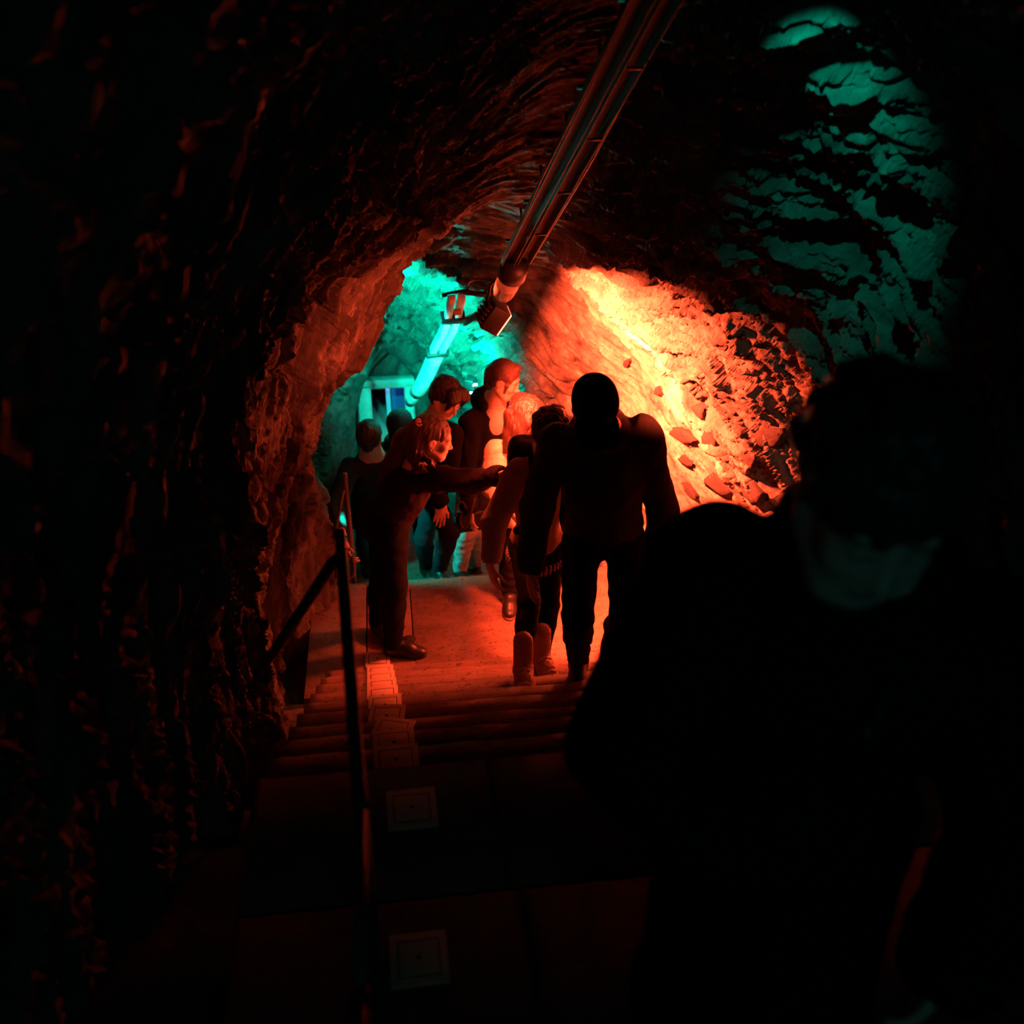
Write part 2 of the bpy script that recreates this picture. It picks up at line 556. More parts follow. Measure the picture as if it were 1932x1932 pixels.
Ys = np.concatenate([np.arange(-2.6, 1.4, 0.05), np.arange(1.4, 2.4, 0.02), np.arange(2.4, 6.8, 0.0078), np.arange(6.8, 9.41, 0.015)])
NU = 680
xl, xr, zf, zc = sect(Ys)
tt = np.linspace(0, 1, 160)
rows = []
for k in range(len(Ys)):
    cx, hw = (xl[k] + xr[k]) / 2, (xr[k] - xl[k]) / 2
    z0 = zf[k] + 0.62
    n_, m_ = 2.0, 0.66
    zz = z0 + (zc[k] - z0) * tt
    hwz = hw * (1 - tt ** n_) ** m_
    low = np.linspace(zf[k] - 0.35, z0, 40, endpoint=False)
    lw = hw * (0.93 + 0.07 * np.sqrt(np.clip((low - zf[k] + 0.35) / 0.97, 0, 1)))
    Lx = np.concatenate([cx - lw, cx - hwz, (cx + hwz)[::-1][1:], (cx + lw)[::-1]])
    Lz = np.concatenate([low, zz, zz[::-1][1:], low[::-1]])
    s = np.concatenate([[0], np.cumsum(np.hypot(np.diff(Lx), np.diff(Lz)))])
    u = np.linspace(0, s[-1], NU)
    rows.append(np.stack([np.interp(u, s, Lx), np.full(NU, Ys[k]), np.interp(u, s, Lz)], 1))
G = np.array(rows)
du = np.gradient(G, axis=1); dv = np.gradient(G, axis=0)
Nn = np.cross(du, dv); Nn /= np.linalg.norm(Nn, axis=2)[:, :, None] + 1e-9
cxs = ((xl + xr) / 2)[:, None]; czs = (zf + 1.0)[:, None]
flip = ((cxs - G[:, :, 0]) * Nn[:, :, 0] + (czs - G[:, :, 2]) * Nn[:, :, 2]) < 0
Nn[flip] *= -1
p = G.reshape(-1, 3)
nf = NF
warp = 0.07 * perlin(p * 1.5 + 3.1) + 0.02 * perlin(p * 5 + 1.1)
sdep = p @ nf + warp


def aniso(k): return p + nf * (sdep * (k - 1))[:, None]


def saw(x): return x - np.floor(x)


a4, a7 = aniso(4.0), aniso(8.0)
f1, e1 = facets(a4 * 1.5 + 11.3, 0.6)
f2, e2 = facets(a4 * 3.4 + 2.7, 0.8)
f3, e3 = facets(a7 * 3.6 + 6.1, 0.9)
f4, e4 = facets(a7 * 8.0 + 16.1, 0.9)
big = 0.11 * perlin(p * 0.75 + 5.2) + 0.07 * perlin(p * 1.7 + 9.4)
led1 = saw(sdep * 5.0 + 0.35 * perlin(p * 1.9 + 0.4)) - 0.5
led2 = saw(sdep * 14.0 + 0.5 * perlin(p * 3.1 + 7.7)) - 0.5
led3 = saw(sdep * 27.0 + 0.6 * perlin(p * 4.0 + 2.2) + 0.3 * perlin(p * 13)) - 0.5
m1 = sstep(-0.25, 0.35, perlin(p * 1.4 + 2.9)); m2 = sstep(-0.3, 0.3, perlin(p * 2.6 + 8.3))
rid2 = 1 - 2 * np.abs(perlin(a7 * 1.7 + 4.4))
rid3 = 1 - 2 * np.abs(perlin(a7 * 4.2 + 8.8))
pits = sstep(0.28, 0.38, perlin(a4 * 2.2 + 12.5)) + 0.6 * sstep(0.30, 0.38, perlin(a4 * 5.3 + 3.5))
fine = 0.008 * perlin(a7 * 9 + 2.2) + 0.006 * perlin(p * 32 + 6.6)
# crest on the right wall: plastered face beyond it, broken rock standing proud on the near side
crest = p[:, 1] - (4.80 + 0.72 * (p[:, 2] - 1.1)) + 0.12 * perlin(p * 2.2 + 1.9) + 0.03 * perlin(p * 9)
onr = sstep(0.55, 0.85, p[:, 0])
smooth_ = onr * sstep(-0.03, 0.06, crest) * (1 - sstep(6.6, 7.1, p[:, 1]))
rough = 1 - 0.66 * smooth_
soft = 1 + 0.6 * sstep(6.5, 7.0, p[:, 1]) * (1 - sstep(8.2, 8.8, p[:, 1]))
cr = -0.02 * np.exp(-(e1 / 0.04) ** 2) - 0.010 * np.exp(-(e2 / 0.05) ** 2)
vamp = 1 + 1.1 * onr * (1 - sstep(4.3, 4.8, p[:, 1]))
disp = big - 0.03 + rough * soft * (vamp * 0.055 * led1 * m1 + vamp * 0.028 * led2 * m2 + vamp * 0.024 * rid2 + (vamp - 1) * (0.020 * led3 + 0.016 * rid3) + 0.014 * rid3 + 0.032 * f1 + 0.022 * f2 + 0.014 * f3 + 0.007 * f4
                                    - 0.045 * pits * (1 - 0.5 * onr) + cr + fine)
disp += 0.09 * onr * (1 - sstep(-0.05, 0.05, crest)) * sstep(-1.1, -0.2, crest)
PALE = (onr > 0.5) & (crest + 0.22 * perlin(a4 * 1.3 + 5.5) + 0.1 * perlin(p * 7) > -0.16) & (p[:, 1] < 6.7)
# the lip of rock at the left of the lower portal
disp += 0.20 * np.exp(-((p[:, 0] + 0.12) / 0.34) ** 2 - ((p[:, 1] - 5.95) / 0.22) ** 2 - ((p[:, 2] - 1.65) / 0.38) ** 2)
# two rounded ribs that ring the right of the vault
ang_ = sstep(0.95, 1.2, p[:, 0]) * sstep(0.3, 0.8, p[:, 2] - np.repeat(zf, NU))
for yr, am, wr_ in ((2.95, 0.05, 0.16), (3.62, 0.03, 0.12)):
    yy = p[:, 1] - yr - 0.16 * perlin(p * 1.1 + 4.2) - 0.25 * (p[:, 0] - 1.4)
    disp += am * ang_ * np.where(yy < 0, np.exp(-(yy / wr_) ** 2), np.exp(-(yy / (wr_ * 0.45)) ** 2))
# keep the middle of the roof and the bottom of the walls clear of what hangs or stands there
gw = np.exp(-((p[:, 0] - 0.64) / 0.3) ** 4) * sstep(-0.35, -0.1, p[:, 2] - np.repeat(zc, NU))
disp = disp * (1 - 0.75 * gw) - 0.02 * gw
disp = np.minimum(disp, 0.17)
disp[np.repeat(Ys, NU) > 8.9] *= 0.3
G2 = (p + Nn.reshape(-1, 3) * disp[:, None]).reshape(G.shape)


def grid_faces(nv, nu):
    i = np.arange(nv - 1)[:, None] * nu + np.arange(nu - 1)[None]
    return np.stack([i, i + 1, i + nu + 1, i + nu], -1).reshape(-1, 4)


cuts = [0, int(NU * 0.36), int(NU * 0.64), NU - 1]
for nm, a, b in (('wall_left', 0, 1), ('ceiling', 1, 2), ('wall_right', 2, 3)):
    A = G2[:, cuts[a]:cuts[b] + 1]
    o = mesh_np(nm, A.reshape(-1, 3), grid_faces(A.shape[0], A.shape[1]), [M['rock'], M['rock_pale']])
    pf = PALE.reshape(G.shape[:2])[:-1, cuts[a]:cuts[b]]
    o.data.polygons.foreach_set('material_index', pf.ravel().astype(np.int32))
    o['kind'] = 'structure'
    if nm == 'wall_right': WALL_R = o

# rock floor below the stairs
fy = np.arange(-2.6, 9.41, 0.1)
fl = []
for y in fy:
    a, b, c, d = sect(y)
    xs = np.linspace(a - 0.3, b + 0.3, 24)
    fl.append(np.stack([xs, np.full(24, y), np.full(24, min(c, stair_z(y)) - 0.16)], 1))
fl = np.array(fl)
fl[:, :, 2] += 0.05 * perlin(fl.reshape(-1, 3) * 3).reshape(fl.shape[:2])
o = mesh_np('floor', fl.reshape(-1, 3), grid_faces(len(fy), 24), M['floor']); o['kind'] = 'structure'
# closing wall behind the photographer
one(lambda m: m.box((0.6, -2.65, 2.8), (4, 0.1, 4)), 'wall_back', M['rock'])['kind'] = 'structure'


def slab_stone(c, size, R, seed, name='stone', parent=None, mat=None):
    """a broken slab: a bevelled, jittered block"""
    rs = np.random.RandomState(seed)
    bm = bmesh.new()
    bmesh.ops.create_cube(bm, size=1.0)
    bmesh.ops.subdivide_edges(bm, edges=bm.edges[:], cuts=2, use_grid_fill=True)
    V = np.array([v.co[:] for v in bm.verts])
    V[:, 0] *= 1 - 0.55 * np.abs(V[:, 2] * 2) ** 1.2 * (0.6 + 0.4 * np.sign(V[:, 2]))     # wedge
    V[:, 2] *= 1 - 0.75 * np.abs(V[:, 0] * 2) ** 1.5                                      # pointed ends
    V += rs.uniform(-0.09, 0.09, V.shape)
    V = V * np.asarray(size) @ np.asarray(R).T + np.asarray(c)
    F = np.array([[v.index for v in f.verts] for f in bm.faces])
    bm.free()
    return mesh_np(name, V, F, mat or M['slab'], parent, smooth=False)


def wall_at(px, py, y0=3.4, y1=7.5):
    """first point where the sight line meets the carved rock, searched over the section table"""
    best, bp = 1e9, None
    for y in np.arange(y0, y1, 0.02):
        q = P(px, py, y)
        k = int(np.argmin(np.abs(Ys - y)))
        d = np.linalg.norm(G2[k] - q, axis=1)
        j = int(np.argmin(d))
        if d[j] < 0.03:
            return G2[k, j].copy(), -Nn[k, j]
        if d[j] < best:
            best, bp = d[j], (G2[k, j].copy(), -Nn[k, j])
    return bp


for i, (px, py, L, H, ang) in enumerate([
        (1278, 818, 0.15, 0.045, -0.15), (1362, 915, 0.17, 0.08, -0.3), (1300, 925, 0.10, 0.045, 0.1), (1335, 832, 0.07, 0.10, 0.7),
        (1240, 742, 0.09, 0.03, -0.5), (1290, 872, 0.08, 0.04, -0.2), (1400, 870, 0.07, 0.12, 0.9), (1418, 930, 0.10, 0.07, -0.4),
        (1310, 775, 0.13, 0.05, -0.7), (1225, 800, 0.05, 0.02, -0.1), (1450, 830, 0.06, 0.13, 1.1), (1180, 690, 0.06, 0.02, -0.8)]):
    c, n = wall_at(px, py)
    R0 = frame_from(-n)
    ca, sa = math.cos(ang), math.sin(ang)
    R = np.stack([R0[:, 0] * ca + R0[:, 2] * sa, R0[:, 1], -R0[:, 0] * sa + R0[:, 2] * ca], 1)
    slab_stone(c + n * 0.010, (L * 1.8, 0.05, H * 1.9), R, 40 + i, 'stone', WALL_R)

# ------------------------------------------------------------------ stairs, landing, platform, plates
SX0, SX1 = -0.47, 1.35
stairs = empty('staircase', (0.35, 3.6, 0), 'worn wooden stair flight going down from the dark platform to the red-lit landing', 'stairs')


def rough_board(x0, x1, y0, y1, z0, z1, seed, jit=0.006, n=40):
    """a plank whose far nosing is chipped and worn"""
    rs = np.random.RandomState(seed)
    xs = np.linspace(x0, x1, n)
    wob = jit * np.cumsum(rs.normal(size=n)) * 0.35
    wob -= np.linspace(wob[0], wob[-1], n)
    e = y1 + wob + rs.normal(size=n) * jit * 0.4
    zt = z1 + rs.normal(size=n) * jit * 0.12
    prof = [np.stack([xs, np.full(n, y0), np.full(n, z0)], 1), np.stack([xs, np.full(n, y0), np.full(n, z1)], 1),
            np.stack([xs, e - 0.012, zt], 1), np.stack([xs, e, zt - 0.012], 1), np.stack([xs, e - 0.004, np.full(n, z0)], 1)]
    V = np.concatenate(prof)
    F = []
    for a in range(5):
        b = (a + 1) % 5
        for i in range(n - 1):
            F.append([a * n + i, a * n + i + 1, b * n + i + 1, b * n + i])
    for i in (0, n - 1):
        F.append([i, n + i, 2 * n + i, 3 * n + i]); F.append([i, 3 * n + i, 4 * n + i, i])
    F = [f if len(set(f)) == 4 else [f[0], f[1], f[2], f[2]] for f in F]
    return V, np.array(F)


for k in range(1, 10):
    yn = Y1 - (k - 1) * RUN
    z = k * RISE
    V, F = rough_board(SX0, SX1, yn - RUN * 0.5 + 0.0015, yn, z - 0.042, z, 100 + k)
    F = F[[len(set(f)) == 4 for f in F.tolist()]]
    mesh_np('tread', V, F, M['tread'], stairs, smooth=False)
    V, F = rough_board(SX0, SX1, yn - RUN - 0.03, yn - RUN * 0.5 - 0.0015, z - 0.042, z - 0.0015, 200 + k, 0.0015)
    F = F[[len(set(f)) == 4 for f in F.tolist()]]
    mesh_np('tread', V, F, M['tread'], stairs, smooth=False)
    one(lambda m: m.box(((SX0 + SX1) / 2, yn - 0.035, z - RISE / 2 - 0.02), (SX1 - SX0, 0.02, RISE - 0.045)), 'riser', M['tread'], stairs)
land = empty('landing', (0.4, 5.4, 0), 'red-lit plywood landing at the foot of the stairs, dusty and scuffed', 'landing')
lx0, lx1 = -0.6, 1.5
PX0, PX1 = P(690, 1180, 5.4)[0], P(779, 1180, 5.4)[0]
# plywood laid around a round-cornered hatch
mb = MB()
mb.box(((PX1 + lx1) / 2, (4.74 + LAND_FAR) / 2, -0.02), (lx1 - PX1, LAND_FAR - 4.74, 0.04))
mb.build('plywood_sheet', M['ply'], land, bevel=0.003)
one(lambda m: m.box(((lx0 + PX0) / 2, (4.74 + LAND_FAR) / 2, -0.02), (PX0 - lx0, LAND_FAR - 4.74, 0.04)), 'plywood_sheet', M['ply'], land, bevel=0.003)
one(lambda m: m.box(((PX0 + PX1) / 2, (4.74 + 5.02) / 2, -0.02), (PX1 - PX0, 0.28, 0.04)), 'plywood_sheet', M['ply'], land, bevel=0.003)
one(lambda m: m.box(((PX0 + PX1) / 2, (5.84 + LAND_FAR) / 2, -0.02), (PX1 - PX0, LAND_FAR - 5.84, 0.04)), 'plywood_sheet', M['ply'], land, bevel=0.003)
hat = one(lambda m: m.box(((PX0 + PX1) / 2, 5.43, -0.019), (PX1 - PX0 - 0.012, 0.808, 0.036)), 'hatch', M['ply'], land, bevel=0.006)
hc = P(770, 1190, 5.25)
one(lambda m: m.tube([(hc[0], hc[1], -0.01), (hc[0], hc[1], 0.001)], 0.045, 20), 'finger_hole', M['groove'], hat)
one(lambda m: m.box(((PX0 + PX1) / 2, 5.43, -0.045), (PX1 - PX0 + 0.04, 0.86, 0.01)), 'rebate', M['groove'], land)
one(lambda m: m.box((0.45, LAND_FAR - 0.02, -0.09), (lx1 - lx0, 0.03, 0.1)), 'riser', M['tread'], land)

low = empty('lower_stairs', (0.3, 6.3, -0.45), 'teal-lit lower steps dropping away behind the landing', 'stairs')
for k in range(1, 4):
    y0 = LAND_FAR + (k - 1) * RUN
    y1 = y0 + RUN if k < 3 else 7.6
    V, F = rough_board(-0.62, 1.3, y0 - 0.03, y1, -k * RISE - 0.042, -k * RISE, 300 + k, 0.004)
    F = F[[len(set(f)) == 4 for f in F.tolist()]]
    mesh_np('tread', V, F, M['ply'], low, smooth=False)

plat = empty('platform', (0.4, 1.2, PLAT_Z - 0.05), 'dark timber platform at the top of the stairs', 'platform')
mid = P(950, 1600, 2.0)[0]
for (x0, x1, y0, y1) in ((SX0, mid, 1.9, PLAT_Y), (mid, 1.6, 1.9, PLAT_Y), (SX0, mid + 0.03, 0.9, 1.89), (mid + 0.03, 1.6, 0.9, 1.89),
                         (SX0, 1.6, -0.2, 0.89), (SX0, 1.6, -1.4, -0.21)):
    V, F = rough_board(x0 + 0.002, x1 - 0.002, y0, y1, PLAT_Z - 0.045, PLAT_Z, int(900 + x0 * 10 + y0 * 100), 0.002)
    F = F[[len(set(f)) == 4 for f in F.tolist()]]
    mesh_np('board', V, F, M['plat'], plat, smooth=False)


def plate_mesh(name, c, rot, sx, sy, parent=None):
    """square plate with an inset line frame and a round hole, as its own thing"""
    R = rotz(rot)
    c = np.asarray(c, float)
    root = empty(name, c)
    root.rotation_euler = (0, 0, rot)

    def loc(x, y, z): return c + R @ np.array([x, y, z])
    mb = MB(); mb.box(loc(0, 0, 0.004), (sx, sy, 0.008), R); mb.build('rim', M['plate'], root, bevel=0.0012)
    gx, gy = sx * 0.36, sy * 0.34
    mb = MB()
    for (x, y, ax, ay) in ((0, gy, 2 * gx, 0.003), (0, -gy, 2 * gx, 0.003), (gx, 0, 0.003, 2 * gy), (-gx, 0, 0.003, 2 * gy)):
        mb.box(loc(x, y, 0.0078), (ax, ay, 0.0012), R)
    mb.build('frame_groove', M['groove'], root)
    mb = MB(); mb.box(loc(0, 0, 0.0088), (2 * gx - 0.008, 2 * gy - 0.008, 0.003), R); mb.build('panel', M['plate'], root, bevel=0.0008)
    mb = MB(); mb.tube([loc(0, 0, 0.009), loc(0, 0, 0.0108)], 0.0065, 12); mb.build('hole', M['groove'], root)
    return root


pl_defs = []   # (tread number, rotation, centre x, label)
pl_lab = {1: 'lit square plate on the lowest tread, right below the woman\'s shoe',
          2: 'lit square plate on the second tread up from the landing',
          3: 'lit square plate on the third tread up, second below the plate with a speck',
          4: 'lit square plate with a dark speck, fourth tread up from the landing',
          5: 'last brightly lit square plate in the row, fifth tread up',
          6: 'dull red square plate just above the skewed one',
          7: 'skewed dark square plate, turned out of line with the others',
          8: 'dim square plate just nearer than the skewed one',
          9: 'near-black square plate on the top tread below the platform'}
pxl = {1: (693, 741), 2: (694, 743), 3: (694, 746), 4: (694, 749), 5: (696, 756), 6: (697, 761), 7: (700, 776), 8: (706, 779), 9: (708, 786)}
rots = {6: -0.12, 7: -0.34, 8: 0.02, 9: 0.03}
for k in range(1, 10):
    yn = Y1 - (k - 1) * RUN
    xa = P(pxl[k][0], 1300, yn)[0]; xb = P(pxl[k][1], 1300, yn)[0]
    q = CAM + (np.array([0, yn, k * RISE]) - CAM)
    # centre of the plate: its far edge flush with the nosing
    dd = np.array([0, yn - 0.08, k * RISE])
    D = (dd - CAM) @ _F
    xc = ((pxl[k][0] + pxl[k][1]) / 2 - 966) / FPX * D
    xw = (xc + _F[0] * 0) / CR[0]
    # solve x so that the plate centre projects on its column
    lo_, hi_ = -1.0, 1.0
    for _ in range(40):
        mx_ = (lo_ + hi_) / 2
        d_ = np.array([mx_, yn - 0.02, k * RISE]) - CAM
        pxm = 966 + FPX * (d_ @ CR) / (d_ @ _F)
        if pxm < (pxl[k][0] + pxl[k][1]) / 2: lo_ = mx_
        else: hi_ = mx_
    extra = 0.0 if k != 7 else -0.012
    rp = plate_mesh('step_plate', (mx_, yn - 0.08 + extra, k * RISE), rots.get(k, 0.0), 0.145, 0.15)
    tag(rp, pl_lab[k], 'plate', 'square plates along the stair')
rp = plate_mesh('step_plate', (-0.02, 2.204, PLAT_Z), 0.02, 0.14, 0.155)
tag(rp, 'dark square plate at the far edge of the platform', 'plate', 'square plates along the stair')
rp = plate_mesh('step_plate', (-0.023, 1.70, PLAT_Z), 0.01, 0.137, 0.15)
tag(rp, 'nearest dark square plate on the platform, at the foot of the picture', 'plate', 'square plates along the stair')
q = P(715, 1237, 5.06)
rp = plate_mesh('step_plate', (P(712, 1240, 5.05)[0], 5.06, 0.0005), 0.0, 0.145, 0.15)
tag(rp, 'dim square plate on the landing under the woman\'s heel', 'plate', 'square plates along the stair')
q = P(690, 1086, 6.2)
rp = plate_mesh('step_plate', (q[0], 6.33, -2 * RISE), 0.15, 0.16, 0.15)
tag(rp, 'bright teal square plate on the lower step behind the railing', 'plate', 'square plates along the stair')

# ------------------------------------------------------------------ railings
rail = empty('near_handrail', P(655, 1480, 1.5) * [1, 1, 0] + [0, 0, PLAT_Z],
             'dark square handrail running toward the camera beside the platform', 'handrail')
ra, rb = P(641, 1004, 2.3), P(676, 1480, 1.45)
zr = (ra[2] + rb[2]) / 2
r0 = P(684, 1935, 0.98)
pts = [ra, ra * 0.6 + rb * 0.4, rb, P(681, 1530, 1.38)]
one(lambda m: m.tube(pts, 0.0135, square=True), 'rail', M['rail'], rail, bevel=0.004)
one(lambda m: m.tube([P(681, 1530, 1.38), P(681, 1700, 1.2), P(679, 1875, 1.05)], 0.0115, 12), 'grip_tube', M['rail2'], rail, smooth=True)
one(lambda m: m.tube([P(679, 1868, 1.055), P(679, 1890, 1.04)], 0.0135, 12), 'joint_ring', M['black'], rail, smooth=True)
one(lambda m: m.tube([P(679, 1885, 1.045), P(678, 2150, 0.86)], 0.0115, 12), 'grip_tube', M['rail2'], rail, smooth=True)
be, _n = P(514, 1232, 2.75), None
one(lambda m: m.tube([P(632, 1055, 2.28), P(575, 1142, 2.5), be, be + (be - P(575, 1142, 2.5)) * 0.5], 0.012, square=True), 'wall_strut', M['rail'], rail, bevel=0.003)
one(lambda m: m.tube([rb + [0.0, 0, -0.02], [rb[0], rb[1], PLAT_Z]], 0.012, square=True), 'post', M['rail'], rail)

far = empty('far_handrail', P(655, 1085, 5.85) * [1, 1, 0], 'reddish tubular rail with a hooked end beside the lower steps', 'handrail')
one(lambda m: m.tube(curve_pts([P(650, 893, 6.05), P(655, 950, 6.03), P(661, 1010, 6.0), P(665, 1062, 5.98)], 14), 0.017, 12), 'post', M['rail2'], far, smooth=True)
one(lambda m: m.tube(curve_pts([P(665, 1050, 5.86), P(668, 1072, 5.86), P(664, 1086, 5.86), P(652, 1091, 5.86), P(640, 1090, 5.88)], 18), 0.0135, 12), 'hook_end', M['rail2'], far, smooth=True)
one(lambda m: m.tube([P(648, 925, 5.9), P(633, 1000, 5.9), P(634, 1090, 5.88)], 0.011, 10), 'brace', M['rail2'], far, smooth=True)
one(lambda m: m.tube([P(665, 1058, 5.98), list(P(665, 1062, 5.98)[:2]) + [0.0]], 0.017, 10), 'foot', M['rail2'], far, smooth=True)

# ------------------------------------------------------------------ cable tray, lamps, cables
T0, T1 = P(972, 492, 4.7), P(1232, 0, 2.8)
Td = (T0 - T1) / np.linalg.norm(T0 - T1)
TF = frame_from(Td)            # right, along, up
tray = empty('cable_tray', (T0 + T1) / 2, 'long twin-channel cable tray running down under the cave roof', 'cable tray')
Ltot = 4.6
start = T0 - Td * Ltot


def along(s, x=0, z=0): return T0 - Td * s + TF[:, 0] * x + TF[:, 2] * z


for x0 in (-0.036, 0.036):
    mb = MB()
    mb.box(along(Ltot / 2, x0, 0.012), (0.058, Ltot, 0.004), TF)
    mb.box(along(Ltot / 2, x0 - 0.028, -0.006), (0.004, Ltot, 0.036), TF)
    mb.box(along(Ltot / 2, x0 + 0.028, -0.006), (0.004, Ltot, 0.036), TF)
    mb.build('channel', M['tray'], tray, bevel=0.001)
for i in range(9):
    s = 0.25 + i * 0.48
    one(lambda m: m.box(along(s, 0.0, 0.018), (0.16, 0.022, 0.008), TF), 'cross_bracket', M['tray'], tray)
    one(lambda m: m.tube([along(s, 0.0, 0.02), along(s, 0.0, 0.16)], 0.005, 8), 'hanger', M['tray'], tray)
    one(lambda m: m.box(along(s + 0.2, 0.036, -0.0265), (0.05, 0.012, 0.006), TF), 'clip', M['tray'], tray)
cab = one(lambda m: m.tube(curve_pts([along(s, 0.078 + 0.012 * math.sin(s * 2.3), -0.002 + 0.008 * math.sin(s * 3.1)) for s in np.linspace(-0.03, Ltot, 26)], 80), 0.0045, 6),
          'power_cable', M['cable'], smooth=True)
tag(cab, 'thin cable following the right edge of the long cable tray', 'cable')
cab = one(lambda m: m.tube(curve_pts([along(s, -0.072 + 0.003 * math.sin(s * 4), -0.018) for s in np.linspace(0.05, Ltot, 20)], 60), 0.004, 6),
          'power_cable', M['cable'], smooth=True)
tag(cab, 'thin cable following the left edge of the long cable tray', 'cable')

tube_l = empty('tube_lamp', T0, 'unlit domed glass tube lamp at the lower end of the long cable tray', 'lamp')
ta, tb = along(-0.02, 0, -0.02), along(-0.11, 0, -0.045)
gdir = (P(941, 575, 5.0) - P(968, 512, 4.75)); gdir /= np.linalg.norm(gdir)
g0 = P(968, 510, 4.75)
gl = lambda s: g0 + gdir * s
one(lambda m: m.tube([gl(-0.06), gl(0.0), gl(0.035)], [0.062, 0.066, 0.07], 24), 'collar', M['black'], tube_l, smooth=True)
prof = [(0.03, 0.056), (0.14, 0.058), (0.2, 0.055), (0.235, 0.047), (0.258, 0.034), (0.27, 0.016), (0.273, 0.003)]
one(lambda m: m.tube([gl(s) for s, r in prof], [r for s, r in prof], 28), 'glass_dome', M['glass'], tube_l, smooth=True)
one(lambda m: m.tube([gl(0.035), gl(0.15)], [0.045, 0.038], 20), 'reflector', M['diffuser'], tube_l, smooth=True)
one(lambda m: m.tube([gl(0.06), gl(0.10), gl(0.125)], [0.014, 0.016, 0.006], 12), 'bulb', M['black'], tube_l, smooth=True)

fl_ = empty('flood_lamp', RED_POS, 'black box floodlight with a glowing red front beneath the tube lamp', 'lamp')
ld = np.array(RED_AIM - RED_POS); ld /= np.linalg.norm(ld)
LF = frame_from(ld, (0, 1, 0.15))
lp = np.array(RED_POS)
mb = MB(); mb.box(lp - ld * 0.055, (0.14, 0.10, 0.13), LF); mb.build('housing', M['black'], fl_, bevel=0.006)
mb = MB(); mb.box(lp - ld * 0.002, (0.126, 0.010, 0.112), LF); mb.build('lens', M['glow'], fl_, bevel=0.001)
mb = MB(); mb.tube([lp - ld * 0.1 + [0, 0, 0.03], lp - ld * 0.1 + [0.02, -0.02, 0.14], P(968, 498, 4.8)], 0.008, 8); mb.build('bracket', M['black'], fl_)
mb = MB()
for i in range(5):
    mb.box(lp - ld * 0.115 + LF[:, 0] * (i - 2) * 0.024, (0.006, 0.025, 0.11), LF)
mb.build('cooling_fin', M['black'], fl_)

c0 = P(902, 541, 5.25)
ax1, ax2 = np.array(CR), np.array(CU) * 0.72 + _F * 0.3
loop = [c0 + 0.058 * (math.cos(t) * ax1 + math.sin(t) * ax2) for t in np.linspace(-1.2, 5.4, 40)]
pts = [P(955, 505, 5.0), P(935, 548, 5.15)] + loop + [P(870, 552, 5.35), P(845, 556, 5.7)]
cab = one(lambda m: m.tube(curve_pts(pts, 110), 0.0055, 8), 'coiled_cable', M['cable_black'], smooth=True)
tag(cab, 'black cable with one round coil hanging left of the glass tube lamp', 'cable')
bar = one(lambda m: m.tube([P(836, 557, 6.6), P(872, 550, 6.5), P(912, 556, 6.4)], 0.013, square=True), 'crossbar', M['black'])
tag(bar, 'dark steel crossbar bridging the head of the far tray', 'bar')

# far tray in the teal chamber
far_ctrl = [P(862, 560, 6.75), P(849, 615, 7.05), P(826, 660, 7.4), P(800, 718, 7.85), P(770, 765, 8.3)]
fp = curve_pts(far_ctrl, 30)
ft = empty('cable_tray', fp[10], 'white twin-channel tray in the teal chamber, sloping down to the left', 'cable tray')
side = np.array([1.0, 0.12, 0.0])
for sgn in (-1, 1):
    one(lambda m: m.tube(fp[:16] + side * 0.034 * sgn, 0.024, square=True), 'channel', M['white'], ft, bevel=0.004)
for i in (5, 15):
    one(lambda m: m.box(fp[i], (0.17, 0.06, 0.08), frame_from(fp[i + 1] - fp[i])), 'clamp', M['black'], ft, bevel=0.004)
one(lambda m: m.box(fp[2] + [0.01, -0.06, -0.03], (0.05, 0.015, 0.045), frame_from((0, -1, -0.2))), 'end_plate', M['suede'], ft, bevel=0.004)
tl2 = empty('tube_lamp', fp[20], 'white glass tube lamp clamped below the far tray, glossy in teal light', 'lamp')
one(lambda m: m.tube(fp[16:26], 0.062, 20), 'glass_tube', M['diffuser'], tl2, smooth=True)
one(lambda m: m.tube(fp[25:29], 0.045, 14), 'end_cap', M['white'], tl2, smooth=True)
# small teal fixture on the far wall
tc = P(889, 722, 7.3)
tf = empty('wall_lamp', tc, 'small dark teal floodlight with two bright glints on the far cave wall', 'lamp')
one(lambda m: m.box(tc, (0.07, 0.07, 0.09), frame_from((0.5, 0.8, 0.4))), 'housing', M['black'], tf, bevel=0.006)
one(lambda m: m.box(P(896, 726, 7.26), (0.035, 0.006, 0.016), frame_from((0.2, -1, 0.1))), 'led', M['tglow'], tf)
one(lambda m: m.box(P(891, 741, 7.26), (0.035, 0.006, 0.014), frame_from((-0.3, -1, 0.1))), 'led', M['tglow'], tf)
cab = one(lambda m: m.tube(curve_pts([P(885, 718, 7.3), P(900, 706, 7.3), P(915, 692, 7.32), P(930, 684, 7.35)], 20), 0.006, 6), 'lamp_cable', M['cable_black'], smooth=True)
tag(cab, 'thin black lead rising from the small teal floodlight', 'cable')

